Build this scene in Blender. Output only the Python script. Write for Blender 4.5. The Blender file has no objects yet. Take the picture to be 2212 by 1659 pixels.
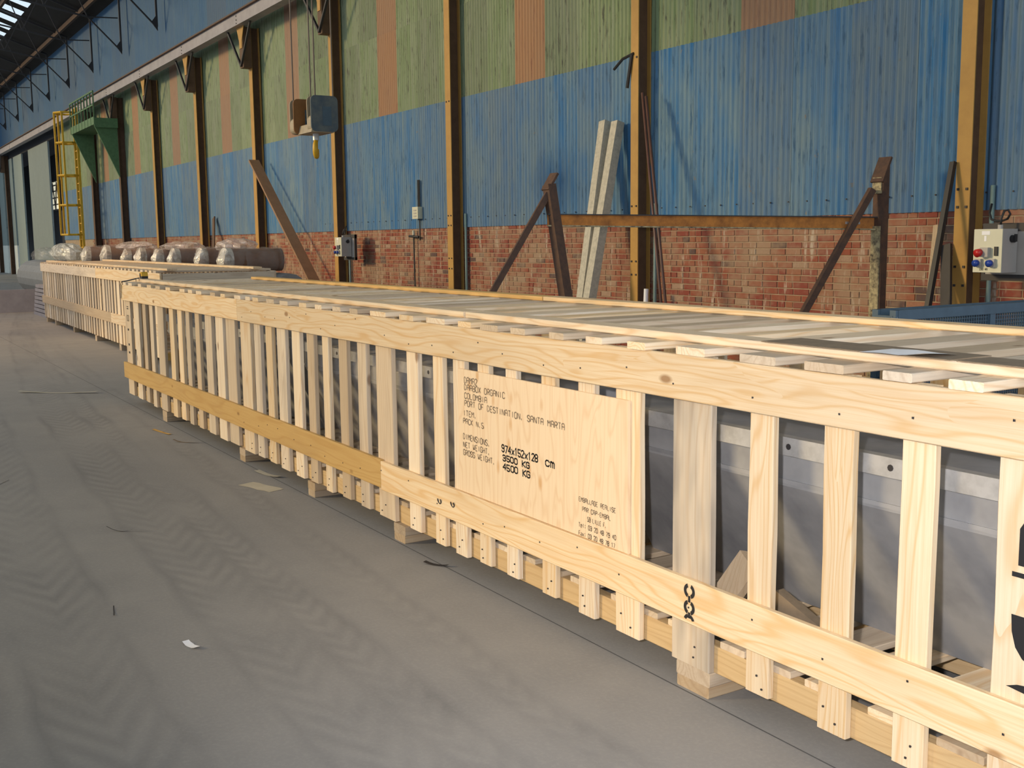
import bpy, math, random
from mathutils import Vector, Matrix
random.seed(7)
S = bpy.context.scene
COL = S.collection
PI = math.pi

# ---------------------------------------------------------------- camera
F_PX, PITCH, ROLL, YAW = 2363.23, 0.13054, -0.01096, 1.01675
CAM = Vector((0.0214, -0.0179, 1.604))
fw = Vector((-math.sin(YAW)*math.cos(PITCH), math.cos(YAW)*math.cos(PITCH), -math.sin(PITCH)))
rt0 = Vector((math.cos(YAW), math.sin(YAW), 0)); up0 = rt0.cross(fw)
rt = rt0*math.cos(ROLL) + up0*math.sin(ROLL); up = rt.cross(fw)
cd = bpy.data.cameras.new('camera'); cam = bpy.data.objects.new('camera', cd); COL.objects.link(cam)
cd.sensor_width = 36.0; cd.lens = 36.0*F_PX/2212.0; cd.clip_end = 300; cd.clip_start = 0.05
M = Matrix(((rt.x, up.x, -fw.x, CAM.x), (rt.y, up.y, -fw.y, CAM.y), (rt.z, up.z, -fw.z, CAM.z), (0, 0, 0, 1)))
cam.matrix_world = M
S.camera = cam

# ---------------------------------------------------------------- light
w = bpy.data.worlds.new('world'); S.world = w; w.use_nodes = True
bg = w.node_tree.nodes['Background']; bg.inputs[0].default_value = (0.80, 0.90, 1.0, 1); bg.inputs[1].default_value = 1.15
def lamp(name, kind, energy, color, loc, target=None, **kw):
    l = bpy.data.lights.new(name, kind); l.energy = energy; l.color = color
    for k, v in kw.items(): setattr(l, k, v)
    o = bpy.data.objects.new(name, l); COL.objects.link(o); o.location = loc
    if target is not None:
        d = Vector(target)-Vector(loc); o.rotation_euler = d.to_track_quat('-Z', 'Y').to_euler()
    return o
SUN_DIR = Vector((0.48, 0.86, -0.27))
lamp('sun', 'SUN', 2.1, (1.0, 0.73, 0.37), (-20, -30, 14), Vector((-20, -30, 14))+SUN_DIR, angle=math.radians(9))
lamp('camera_flash', 'SPOT', 560, (1.0, 0.94, 0.92), CAM - rt*0.16 + up*0.10, CAM + fw*2.363 + rt*0.40, shadow_soft_size=0.03, spot_size=math.radians(74), spot_blend=0.75)
lamp('far_warm_fill', 'SPOT', 1700, (1.0, 0.58, 0.24), (-25, 1.0, 9.5), (-25, 1.6, 0), shadow_soft_size=0.3, spot_size=math.radians(120), spot_blend=0.8)  # unseen fill light added to warm the far floor
S.view_settings.view_transform = 'Standard'
try: S.view_settings.look = 'None'
except Exception: pass
S.view_settings.gamma = 1.0; S.view_settings.exposure = 0.0
S.view_settings.use_curve_mapping = False

# ---------------------------------------------------------------- materials
class NT:
    def __init__(s, name):
        s.m = bpy.data.materials.new(name); s.m.use_nodes = True
        s.t = s.m.node_tree; s.n = s.t.nodes; s.l = s.t.links
        s.b = s.n['Principled BSDF']; s.out = s.n['Material Output']
    def new(s, typ, **kw):
        x = s.n.new(typ)
        for k, v in kw.items(): setattr(x, k, v)
        return x
    def link(s, a, b): s.l.new(a, b)
    def val(s, inp, v):
        if hasattr(v, 'is_linked') or isinstance(v, bpy.types.NodeSocket): s.l.new(v, inp)
        else: inp.default_value = v
    def math(s, op, a, b=None, c=None, clamp=False):
        x = s.new('ShaderNodeMath', operation=op, use_clamp=clamp); s.val(x.inputs[0], a)
        if b is not None: s.val(x.inputs[1], b)
        if c is not None: s.val(x.inputs[2], c)
        return x.outputs[0]
    def vmath(s, op, a, b=None):
        x = s.new('ShaderNodeVectorMath', operation=op); s.val(x.inputs[0], a)
        if b is not None: s.val(x.inputs[1], b)
        return x.outputs[0]
    def scale(s, v, k):
        return s.vmath('MULTIPLY', v, tuple(k))
    def noise(s, vec, scale=1, detail=3, rough=0.55, dist=0.0):
        x = s.new('ShaderNodeTexNoise'); s.val(x.inputs['Vector'], vec)
        x.inputs['Scale'].default_value = scale; x.inputs['Detail'].default_value = detail
        x.inputs['Roughness'].default_value = rough; x.inputs['Distortion'].default_value = dist
        return x.outputs['Fac']
    def ramp(s, fac, stops, interp='LINEAR'):
        x = s.new('ShaderNodeValToRGB'); s.val(x.inputs[0], fac); cr = x.color_ramp; cr.interpolation = interp
        while len(cr.elements) < len(stops): cr.elements.new(0.5)
        for e, (p, c) in zip(cr.elements, stops):
            e.position = p; e.color = (c[0], c[1], c[2], 1) if not isinstance(c, (int, float)) else (c, c, c, 1)
        return x.outputs[0]
    def mix(s, fac, a, b, mode='MIX'):
        x = s.new('ShaderNodeMix', data_type='RGBA', blend_type=mode)
        s.val(x.inputs[0], fac)
        for i, v in ((6, a), (7, b)):
            if isinstance(v, tuple): v = (v[0], v[1], v[2], 1)
            s.val(x.inputs[i], v)
        return x.outputs[2]
    def objco(s, rnd=True):
        tc = s.new('ShaderNodeTexCoord'); v = tc.outputs['Object']
        if rnd:
            oi = s.new('ShaderNodeObjectInfo')
            wn = s.new('ShaderNodeTexWhiteNoise', noise_dimensions='1D'); s.l.new(oi.outputs['Random'], wn.inputs['W'])
            v = s.vmath('ADD', v, s.scale(wn.outputs['Color'], (17, 23, 31)))
        return v
    def rnd(s): return s.new('ShaderNodeObjectInfo').outputs['Random']
    def pos(s): return s.new('ShaderNodeNewGeometry').outputs['Position']
    def bump(s, h, strength=0.3, dist=0.01):
        x = s.new('ShaderNodeBump'); x.inputs['Strength'].default_value = strength; x.inputs['Distance'].default_value = dist
        s.val(x.inputs['Height'], h); s.l.new(x.outputs[0], s.b.inputs['Normal'])
    def fin(s, col, rough=0.7, metal=0.0, spec=None):
        if isinstance(col, tuple): col = (col[0], col[1], col[2], 1)
        s.val(s.b.inputs['Base Color'], col); s.val(s.b.inputs['Roughness'], rough); s.b.inputs['Metallic'].default_value = metal
        if spec is not None: s.b.inputs['Specular IOR Level'].default_value = spec
        return s.m

def wood(name, axis, light, mid, dark, vary=0.25, grey=0.0, contrast=1.0):
    """sawn softwood, grain along axis (0,1,2): rings cut by the board, fine fibres, a few knots and blue stain"""
    n = NT(name); p = n.objco()
    ks = [[1, 1, 1], [1, 1, 1], [1, 1, 1]][axis]; ks = [10.0, 10.0, 10.0]; ks[axis] = 0.35
    wob = n.new('ShaderNodeTexNoise'); n.val(wob.inputs['Vector'], n.scale(p, [0.5 if i == axis else 3.0 for i in range(3)])); wob.inputs['Scale'].default_value = 2.2; wob.inputs['Detail'].default_value = 1.5
    wv = n.scale(n.vmath('SUBTRACT', wob.outputs['Color'], (0.5, 0.5, 0.5)), [0 if i == axis else 0.17 for i in range(3)])
    q = n.vmath('ADD', n.scale(p, [0 if i == axis else 1 for i in range(3)]), wv)
    oi = n.rnd(); wn = n.new('ShaderNodeTexWhiteNoise', noise_dimensions='1D'); n.l.new(n.math('MULTIPLY', oi, 91.7), wn.inputs['W'])
    r = n.new('ShaderNodeVectorMath', operation='LENGTH'); n.l.new(n.vmath('SUBTRACT', n.vmath('MODULO', q, (0.31, 0.37, 0.29)), (0.15, 0.16, 0.14)), r.inputs[0])
    ring = n.math('SINE', n.math('MULTIPLY', r.outputs['Value'], 420.0))
    ring = n.math('POWER', n.math('MULTIPLY_ADD', ring, 0.5, 0.5), 5.0)
    fib = n.noise(n.scale(p, [2.0 if i == axis else 110.0 for i in range(3)]), 1.0, 3, 0.7)
    blot = n.noise(n.scale(p, [0.8 if i == axis else 4.0 for i in range(3)]), 1.3, 3, 0.6)
    base = n.mix(n.math('MULTIPLY', ring, 0.62*contrast), light, mid)
    base = n.mix(n.ramp(fib, [(0.40, 0), (0.75, 0.55)]), base, mid)
    base = n.mix(n.ramp(blot, [(0.50-0.12*(grey > 0.8), 0), (0.78-0.14*(grey > 0.8), 0.40+0.4*grey)]), base, dark)
    v1 = n.new('ShaderNodeTexVoronoi'); n.val(v1.inputs['Vector'], n.scale(p, [2.4 if i == axis else 5.2 for i in range(3)])); v1.inputs['Scale'].default_value = 1.0
    kn = n.ramp(v1.outputs['Distance'], [(0.05, 0.8), (0.10, 0.0)])
    base = n.mix(kn, base, (mid[0]*0.34, mid[1]*0.24, mid[2]*0.18))
    base = n.mix(n.math('MULTIPLY', wn.outputs['Value'], vary), base, (dark[0]*1.05, dark[1], dark[2]*0.95))
    hs = n.new('ShaderNodeHueSaturation'); n.val(hs.inputs['Color'], base)
    n.val(hs.inputs['Value'], n.math('MULTIPLY_ADD', oi, 0.22, 0.88)); n.val(hs.inputs['Saturation'], n.math('MULTIPLY_ADD', wn.outputs['Value'], 0.35, 0.80))
    n.bump(n.math('ADD', n.math('MULTIPLY', ring, 0.3), fib), 0.25, 0.002)
    return n.fin(hs.outputs[0], 0.72, 0, 0.25)

LT, MD, DK = (0.84, 0.71, 0.52), (0.68, 0.44, 0.21), (0.55, 0.42, 0.28)
W = {}
for a, ch in enumerate('xyz'):
    W['new_'+ch] = wood('new_wood_'+ch, a, LT, MD, DK, 0.22)
    W['old_'+ch] = wood('weathered_wood_'+ch, a, (0.73, 0.61, 0.45), (0.55, 0.41, 0.27), (0.37, 0.30, 0.23), 0.5, 0.7)
    W['amber_'+ch] = wood('amber_wood_'+ch, a, (0.66, 0.45, 0.19), (0.54, 0.33, 0.12), (0.48, 0.32, 0.15), 0.25, 0.3)

def ply():
    n = NT('plywood'); p = n.objco(False)
    wv = n.noise(n.scale(p, (3.5, 3, 0.7)), 1.5, 2, 0.5, 0.3)
    ring = n.math('POWER', n.math('MULTIPLY_ADD', n.math('SINE', n.math('MULTIPLY', wv, 75)), 0.5, 0.5), 6.0)
    c = n.mix(n.math('MULTIPLY', ring, 0.34), (0.82, 0.65, 0.45), (0.66, 0.42, 0.22))
    fib = n.noise(n.scale(p, (90, 60, 2)), 1, 3, 0.7)
    c = n.mix(n.ramp(fib, [(0.45, 0), (0.8, 0.35)]), c, (0.64, 0.42, 0.22))
    v = n.new('ShaderNodeTexVoronoi'); n.val(v.inputs['Vector'], n.scale(p, (9, 1, 4.2))); v.inputs['Scale'].default_value = 1
    c = n.mix(n.ramp(v.outputs['Distance'], [(0.07, 0.75), (0.18, 0)]), c, (0.60, 0.34, 0.14))
    return n.fin(c, 0.65, 0, 0.3)
W['ply'] = ply()
W['skid_y'] = wood('brown_skid_wood', 1, (0.52, 0.41, 0.28), (0.40, 0.28, 0.17), (0.28, 0.22, 0.16), 0.4, 0.6)  # darker brown wood for the skids
STAIN = wood('blue_stained_wood', 2, (0.80, 0.66, 0.47), (0.66, 0.46, 0.26), (0.22, 0.20, 0.18), 0.0, 0.95)

def plain(name, col, rough=0.6, metal=0.0, var=0.25, scale=6, spec=None, dark=None, bump=0.0):
    n = NT(name); p = n.objco()
    k = n.noise(p, scale, 4, 0.65)
    d = dark or (col[0]*0.55, col[1]*0.55, col[2]*0.55)
    c = n.mix(n.ramp(k, [(0.38, 0), (0.72, var*2)]), col, d)
    if bump: n.bump(k, bump, 0.01)
    return n.fin(c, rough, metal, spec)

def sheetmat(name, base, worn, streak, spots, wear=0.5):
    n = NT(name); p = n.objco()
    a = n.noise(n.scale(p, (16, 1, 0.55)), 1.0, 4, 0.65)
    b = n.noise(n.scale(p, (2.2, 1, 0.9)), 1.0, 3, 0.6)
    c = n.mix(n.ramp(a, [(0.36, 0), (0.66, wear)]), base, worn)
    c = n.mix(n.ramp(b, [(0.45, 0), (0.72, wear*0.85)]), c, worn)
    s2 = n.noise(n.scale(p, (34, 1, 3.2)), 1.0, 4, 0.7)
    c = n.mix(n.ramp(s2, [(0.55, 0), (0.66, 0.85)]), c, streak)
    s3 = n.noise(n.scale(p, (7, 1, 4)), 1.0, 5, 0.75)
    c = n.mix(n.ramp(s3, [(0.66, 0), (0.72, 0.8)]), c, spots)
    hs = n.new('ShaderNodeHueSaturation'); n.val(hs.inputs['Color'], c)
    n.val(hs.inputs['Value'], n.math('MULTIPLY_ADD', n.rnd(), 0.22, 0.89)); n.val(hs.inputs['Saturation'], n.math('MULTIPLY_ADD', n.rnd(), 0.2, 0.88))
    return n.fin(hs.outputs[0], 0.62, 0, 0.3)
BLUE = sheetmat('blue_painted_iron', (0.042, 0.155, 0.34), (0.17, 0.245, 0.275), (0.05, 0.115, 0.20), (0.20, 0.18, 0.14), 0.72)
UPBLUE = sheetmat('shaded_blue_iron', (0.030, 0.095, 0.20), (0.065, 0.13, 0.19), (0.03, 0.09, 0.18), (0.08, 0.10, 0.12), 0.5)  # blue darkened in its colour for the shade high under the roof
GREEN = sheetmat('green_painted_iron', (0.155, 0.22, 0.105), (0.24, 0.28, 0.195), (0.07, 0.075, 0.055), (0.085, 0.075, 0.06), 0.75)
BROWN = sheetmat('brown_skylight_sheet', (0.32, 0.18, 0.10), (0.29, 0.19, 0.12), (0.24, 0.125, 0.08), (0.22, 0.15, 0.10), 0.45)
PALE = sheetmat('pale_grey_blue_panel', (0.22, 0.28, 0.28), (0.27, 0.33, 0.32), (0.16, 0.21, 0.20), (0.15, 0.17, 0.15), 0.4)
WHITE = plain('whitewash', (0.72, 0.76, 0.70), 0.8, 0, 0.12)

def brickmat():
    n = NT('brick')
    g = n.new('ShaderNodeNewGeometry'); oi = n.rnd()
    wn = n.new('ShaderNodeTexWhiteNoise', noise_dimensions='2D')
    cx = n.new('ShaderNodeCombineXYZ'); n.l.new(g.outputs['Random Per Island'], cx.inputs[0]); n.l.new(n.math('MULTIPLY', oi, 57.3), cx.inputs[1])
    n.l.new(cx.outputs[0], wn.inputs['Vector'])
    c = n.ramp(wn.outputs['Value'], [(0.0, (0.24, 0.062, 0.045)), (0.26, (0.28, 0.085, 0.052)), (0.50, (0.30, 0.12, 0.07)), (0.68, (0.33, 0.17, 0.11)), (0.80, (0.25, 0.09, 0.065)), (0.90, (0.105, 0.075, 0.072)), (0.95, (0.36, 0.25, 0.18))], 'CONSTANT')
    p = n.pos()
    k = n.noise(p, 38, 4, 0.7)
    c = n.mix(n.ramp(k, [(0.4, 0), (0.75, 0.5)]), c, (0.20, 0.085, 0.06))
    sm = n.noise(n.scale(p, (1.1, 1, 1.7)), 1.0, 4, 0.7)
    c = n.mix(n.ramp(sm, [(0.44, 0), (0.62, 0.80)]), c, (0.33, 0.235, 0.16))
    dr = n.noise(n.scale(p, (9, 1, 1.6)), 1.0, 4, 0.7)
    c = n.mix(n.ramp(dr, [(0.56, 0), (0.68, 0.8)]), c, (0.50, 0.44, 0.36))
    n.bump(k, 0.3, 0.004)
    return n.fin(c, 0.85, 0, 0.2)
BRICK = brickmat()
MORTAR = plain('mortar', (0.40, 0.30, 0.20), 0.9, 0, 0.3, 9)

def floormat():
    n = NT('dusty_concrete'); p = n.pos()
    sx = n.new('ShaderNodeSeparateXYZ'); n.l.new(p, sx.inputs[0]); X, Y = sx.outputs[0], sx.outputs[1]
    big = n.noise(p, 0.35, 4, 0.6); mid = n.noise(p, 2.6, 5, 0.65); fine = n.noise(p, 60, 3, 0.7)
    c = n.mix(n.ramp(big, [(0.35, 0), (0.7, 1)]), (0.250, 0.247, 0.244), (0.318, 0.307, 0.290))
    c = n.mix(n.ramp(mid, [(0.42, 0), (0.75, 0.5)]), c, (0.215, 0.213, 0.210))
    c = n.mix(n.ramp(fine, [(0.45, 0), (0.8, 0.35)]), c, (0.40, 0.385, 0.355))
    # tyre tracks: bands round a slowly bending line, with tread ripples across them
    total = None
    for (y0, slope, curv, half, tread, amt) in ((1.36, -0.028, 0.0030, 0.17, 33, 0.9), (1.62, -0.032, 0.0022, 0.10, 37, 0.8), (0.66, -0.030, 0.0030, 0.20, 30, 0.9), (1.98, -0.05, 0.0010, 0.07, 41, 0.5), (0.15, -0.03, 0.003, 0.2, 31, 0.7)):
        xx = n.math('ADD', X, 3.5)
        yc = n.math('ADD', n.math('ADD', y0, n.math('MULTIPLY', xx, slope)), n.math('MULTIPLY', n.math('MULTIPLY', xx, xx), curv))
        wob = n.math('MULTIPLY', n.math('SUBTRACT', n.noise(n.scale(p, (0.9, 0.3, 1)), 1.0, 2), 0.5), 0.16)
        d = n.math('SUBTRACT', Y, n.math('ADD', yc, wob)); ad = n.math('ABSOLUTE', d)
        band = n.ramp(n.math('DIVIDE', ad, half), [(0.0, 1), (0.72, 1), (1.0, 0)])
        edge = n.ramp(n.math('DIVIDE', n.math('ABSOLUTE', n.math('SUBTRACT', ad, half)), 0.045), [(0.0, 1), (1.0, 0)])
        rip = n.math('MULTIPLY_ADD', n.math('SINE', n.math('ADD', n.math('MULTIPLY', X, tread), n.math('MULTIPLY', ad, 60))), 0.5, 0.5)
        patch = n.ramp(n.noise(n.scale(p, (0.8, 3, 1)), 1.0, 3), [(0.36, 0.05), (0.66, 1)])
        t = n.math('MULTIPLY', n.math('ADD', n.math('MULTIPLY', n.math('MULTIPLY', band, rip), 0.62), n.math('MULTIPLY', edge, 0.75)), n.math('MULTIPLY', patch, amt))
        total = t if total is None else n.math('MAXIMUM', total, t)
    c = n.mix(n.math('MULTIPLY', total, 0.62), c, (0.135, 0.135, 0.14))
    n.bump(n.math('ADD', n.math('MULTIPLY', total, -0.8), n.math('MULTIPLY', mid, 0.6)), 0.22, 0.010)
    return n.fin(c, 0.82, 0, 0.25)
FLOOR = floormat()

OCHRE = plain('ochre_painted_steel', (0.47, 0.275, 0.075), 0.6, 0, 0.28, 5, 0.3, (0.36, 0.20, 0.06))
RUSTBROWN = plain('brown_painted_steel', (0.13, 0.075, 0.045), 0.65, 0, 0.3, 7, 0.3)
RUST = plain('rusty_steel', (0.085, 0.052, 0.040), 0.75, 0, 0.35, 16, 0.3, (0.16, 0.085, 0.05))
RUSTORANGE = plain('orange_rust', (0.62, 0.25, 0.06), 0.8, 0, 0.4, 9, 0.2, (0.20, 0.08, 0.035))
SPOTTED = plain('spotted_cream_steel', (0.50, 0.42, 0.24), 0.7, 0, 0.55, 22, 0.3, (0.08, 0.065, 0.05))
DARK = plain('dark_steel', (0.035, 0.032, 0.034), 0.6, 0, 0.2)
GREYSTEEL = plain('grey_painted_girder', (0.34, 0.32, 0.34), 0.6, 0, 0.25, 3)
CONC = plain('concrete', (0.56, 0.53, 0.44), 0.85, 0, 0.3, 20, 0.2, (0.30, 0.29, 0.25))
GALV = plain('galvanised_sheet', (0.42, 0.43, 0.45), 0.5, 0.3, 0.35, 3.5, None, (0.21, 0.22, 0.245))
FLANGE = plain('bright_galvanised_flange', (0.62, 0.63, 0.64), 0.4, 0.45, 0.3, 14)
BOX = plain('cream_enamel', (0.62, 0.62, 0.48), 0.45, 0, 0.08, 4)
BOXG = plain('grey_enamel', (0.42, 0.40, 0.38), 0.5, 0, 0.12, 4)
RED = plain('red_plastic', (0.52, 0.02, 0.02), 0.35, 0, 0.1)
BLUEP = plain('blue_plastic', (0.02, 0.06, 0.36), 0.35, 0, 0.1)
BLACK = plain('black_rubber', (0.018, 0.018, 0.020), 0.55, 0, 0.1)
YELLOW = plain('yellow_paint', (0.72, 0.42, 0.02), 0.5, 0, 0.25, 8)
PLATGREEN = plain('green_platform_paint', (0.085, 0.19, 0.085), 0.6, 0, 0.35, 8)
MESHBLUE = plain('blue_grey_steel', (0.055, 0.10, 0.145), 0.55, 0, 0.25, 8)
CONDUIT = plain('grey_green_conduit', (0.20, 0.30, 0.30), 0.6, 0, 0.2)
PAPER = plain('white_paper', (0.90, 0.91, 0.94), 0.8, 0, 0.05)
CARD = plain('brown_card', (0.25, 0.19, 0.125), 0.85, 0, 0.3, 14)
INK = plain('stencil_ink', (0.20, 0.155, 0.11), 0.8, 0, 0.4, 60, None, (0.42, 0.31, 0.20))
MARK = plain('marker_ink', (0.012, 0.012, 0.014), 0.7, 0, 0.05)
HOUSE = plain('blue_grey_housing', (0.14, 0.16, 0.155), 0.55, 0, 0.4, 7, 0.3, (0.05, 0.085, 0.12))
HOUSEO = plain('orange_brown_housing', (0.26, 0.115, 0.03), 0.6, 0, 0.35, 6)
HOUSEL = plain('tan_housing_rim', (0.40, 0.33, 0.22), 0.55, 0, 0.3, 9)
CABLE = plain('steel_rope', (0.16, 0.13, 0.11), 0.6, 0.2, 0.2)
CARPET = plain('brown_roll', (0.235, 0.125, 0.075), 0.7, 0, 0.4, 26, 0.3, (0.15, 0.085, 0.06))
GREYROLL = plain('grey_roll_end', (0.30, 0.30, 0.30), 0.7, 0, 0.2)
ROOFDARK = plain('dark_roof_sheet', (0.030, 0.022, 0.017), 0.8, 0, 0.3, 2)
VOID = plain('passage_darkness', (0.012, 0.014, 0.022), 0.9, 0, 0.1)  # near-black colour stands in for the darkness behind the door gaps

def film(name, tint, alpha):
    n = NT(name); p = n.objco()
    k = n.noise(p, 6, 3, 0.6, 0.6)
    n.bump(k, 0.8, 0.05)
    n.fin(tint, 0.22, 0, 0.7)
    n.val(n.b.inputs['Alpha'], n.ramp(k, [(0.35, alpha*0.45), (0.65, min(1, alpha*1.35))]))
    return n.m
FILM = film('clear_plastic_film', (0.66, 0.60, 0.56), 0.20)
FILMH = film('crumpled_plastic_film', (0.70, 0.62, 0.58), 0.5)
FILM2 = film('milky_plastic_film', (0.80, 0.77, 0.68), 0.8)
n = NT('skylight_pane'); tr = n.new('ShaderNodeBsdfTransparent'); tr.inputs[0].default_value = (0.9, 0.97, 1, 1)
mx = n.new('ShaderNodeMixShader'); mx.inputs[0].default_value = 0.12
n.fin((0.6, 0.7, 0.8), 0.3); n.link(tr.outputs[0], mx.inputs[1]); n.link(n.b.outputs[0], mx.inputs[2]); n.link(mx.outputs[0], n.out.inputs[0])
PANE = n.m
n = NT('glowing_daylit_glass'); n.fin((0.5, 0.5, 0.4), 0.5)
n.b.inputs['Emission Color'].default_value = (0.95, 0.90, 0.66, 1); n.b.inputs['Emission Strength'].default_value = 0.62  # emission stands in for the sky behind the pane
LITGLASS = n.m

# ---------------------------------------------------------------- mesh helpers
class MB:
    def __init__(s): s.v = []; s.f = []
    def add(s, vs, fs):
        o = len(s.v); s.v += [tuple(x) for x in vs]; s.f += [tuple(i+o for i in f) for f in fs]; return s
    def box(s, x0, x1, y0, y1, z0, z1):
        vs = [(x0, y0, z0), (x1, y0, z0), (x1, y1, z0), (x0, y1, z0), (x0, y0, z1), (x1, y0, z1), (x1, y1, z1), (x0, y1, z1)]
        return s.add(vs, [(0, 3, 2, 1), (4, 5, 6, 7), (0, 1, 5, 4), (1, 2, 6, 5), (2, 3, 7, 6), (3, 0, 4, 7)])
    def prism(s, poly, axis, a, b):
        """poly: 2-D outline in the two other axes, in order; extruded along axis from a to b"""
        def P(u, v, t): return {0: (t, u, v), 1: (u, t, v), 2: (u, v, t)}[axis]
        m = len(poly); vs = [P(u, v, a) for u, v in poly]+[P(u, v, b) for u, v in poly]
        fs = [tuple(range(m))[::-1], tuple(range(m, 2*m))]+[(i, (i+1) % m, m+(i+1) % m, m+i) for i in range(m)]
        return s.add(vs, fs)
    def bar(s, p, q, w, h=None, upv=(0, 0, 1)):
        """rectangular bar from p to q"""
        h = h or w; p = Vector(p); q = Vector(q); d = (q-p).normalized(); u = Vector(upv)
        if abs(d.dot(u)) > 0.98: u = Vector((1, 0, 0))
        r = d.cross(u).normalized(); u = r.cross(d)
        vs = []
        for c in (p, q):
            for a, b in ((-1, -1), (1, -1), (1, 1), (-1, 1)): vs.append(c+r*(a*w/2)+u*(b*h/2))
        return s.add(vs, [(3, 2, 1, 0), (4, 5, 6, 7), (0, 1, 5, 4), (1, 2, 6, 5), (2, 3, 7, 6), (3, 0, 4, 7)])
    def tube(s, pts, r, n=8, closed=False, radii=None):
        pts = [Vector(p) for p in pts]; m = len(pts); rings = []; o = len(s.v); pu = None
        for i, p in enumerate(pts):
            if closed: d = pts[(i+1) % m]-pts[i-1]
            else: d = pts[min(i+1, m-1)]-pts[max(i-1, 0)]
            d.normalize()
            if pu is None:
                u = Vector((0, 0, 1)) if abs(d.z) < 0.9 else Vector((1, 0, 0))
            else: u = pu
            a = d.cross(u).normalized(); u = a.cross(d).normalized(); pu = u
            rr = radii[i] if radii else r
            rings.append([p+a*(rr*math.cos(2*PI*k/n))+u*(rr*math.sin(2*PI*k/n)) for k in range(n)])
        for R in rings: s.v += [tuple(x) for x in R]
        for i in range(m if closed else m-1):
            j = (i+1) % m
            for k in range(n):
                s.f.append((o+i*n+k, o+i*n+(k+1) % n, o+j*n+(k+1) % n, o+j*n+k))
        if not closed:
            s.f.append(tuple(o+k for k in range(n))[::-1]); s.f.append(tuple(o+(m-1)*n+k for k in range(n)))
        return s
    def build(s, name, mat, parent=None, loc=(0, 0, 0), smooth=False):
        me = bpy.data.meshes.new(name); me.from_pydata(s.v, [], s.f); me.materials.append(mat); me.update()
        if smooth:
            for p in me.polygons: p.use_smooth = True
        return inst(me, name, parent, loc)
def inst(me, name, parent=None, loc=(0, 0, 0)):
    o = bpy.data.objects.new(name, me); COL.objects.link(o); o.location = loc
    if parent is not None: o.parent = parent
    return o
def tag(o, label=None, cat=None, group=None, kind=None):
    if label: o['label'] = label
    if cat: o['category'] = cat
    if group: o['group'] = group
    if kind: o['kind'] = kind
    return o
def empty(name, loc, label=None, cat=None, group=None, rz=0.0):
    o = bpy.data.objects.new(name, None); COL.objects.link(o); o.location = loc; o.rotation_euler = (0, 0, rz); o.empty_display_size = 0.1
    return tag(o, label, cat, group)
def copy_tree(o, parent=None):
    c = o.copy(); COL.objects.link(c)
    if parent is not None: c.parent = parent
    for ch in list(o.children): copy_tree(ch, c)
    return c
_mc = {}
def board(name, mat, parent, x0, x1, y0, y1, z0, z1, rough=0.0, seg=1, ch=0.003):
    """sawn board with eased edges; its long faces wander a little when rough > 0"""
    dx, dy, dz = x1-x0, y1-y0, z1-z0; L = max(dx, dy, dz); ax = (dx, dy, dz).index(L)
    oth = [i for i in range(3) if i != ax]; D = (dx, dy, dz); hw, hh = D[oth[0]]/2, D[oth[1]]/2
    c = min(ch, hw*0.4, hh*0.4)
    prof = [(-hw+c, -hh), (hw-c, -hh), (hw, -hh+c), (hw, hh-c), (hw-c, hh), (-hw+c, hh), (-hw, hh-c), (-hw, -hh+c)]
    vs = []; fs = []
    for k in range(seg+1):
        t = -L/2+L*k/seg; ja = [random.uniform(-rough, rough) for _ in range(4)]
        for (a, b) in prof:
            a2 = a+(ja[0] if a > 0 else ja[1])*(1 if hw >= hh else 0.25); b2 = b+(ja[2] if b > 0 else ja[3])*(1 if hh > hw else 0.25)
            q = [0, 0, 0]; q[ax] = t; q[oth[0]] = a2; q[oth[1]] = b2; vs.append(tuple(q))
    for k in range(seg):
        for i in range(8):
            j = (i+1) % 8; fs.append((k*8+i, k*8+j, (k+1)*8+j, (k+1)*8+i))
    fs.append(tuple(range(8))[::-1]); fs.append(tuple(seg*8+i for i in range(8)))
    me = bpy.data.meshes.new(name); me.from_pydata(vs, [], fs); me.materials.append(mat)
    if ax == 1: me.flip_normals()
    me.update()
    return inst(me, name, parent, ((x0+x1)/2, (y0+y1)/2, (z0+z1)/2))

# ---------------------------------------------------------------- floor
m = MB(); prof = [(-24, 0), (2.4, 0), (9.4, 0)]
xs = [-86, -40, -20, -10, -5, 0, 8]
vs = [(x, y, z) for x in xs for y, z in prof]; k = len(prof)
fs = [(i*k+j, (i+1)*k+j, (i+1)*k+j+1, i*k+j+1) for i in range(len(xs)-1) for j in range(k-1)]
fs = [f[::-1] if False else f for f in fs]
m.add(vs, fs); fl = tag(m.build('floor', FLOOR), kind='structure')
MB().add([(-30, 2.462, 0.0006), (8, 2.462, 0.0006), (8, 2.468, 0.0006), (-30, 2.468, 0.0006)], [(0, 1, 2, 3)]).build('joint_strip', plain('tar_joint', (0.10, 0.10, 0.10), 0.9), fl)

# ---------------------------------------------------------------- back wall: bricks below, corrugated sheets above
YW = 9.0
wb = MB().box(-52.2, -2.0, YW, YW+0.22, 0, 1.86).build('wall_back', MORTAR); tag(wb, kind='structure')
CO, BL = 0.0729, 0.2293
def brick_mesh(L):
    mb = MB(); h = CO-0.011; c = 0.004; y0, y1 = -0.009, 0.02
    a, b = L/2, h/2
    vs = [(-a+c, y0, -b+c), (a-c, y0, -b+c), (a-c, y0, b-c), (-a+c, y0, b-c), (-a, y0+c, -b), (a, y0+c, -b), (a, y0+c, b), (-a, y0+c, b), (-a, y1, -b), (a, y1, -b), (a, y1, b), (-a, y1, b)]
    fs = [(0, 1, 2, 3)]+[(i+4, (i+1) % 4+4, (i+1) % 4, i) for i in range(4)]+[(i+8, (i+1) % 4+8, (i+1) % 4+4, i+4) for i in range(4)]
    mb.add(vs, fs); return mb
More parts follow.
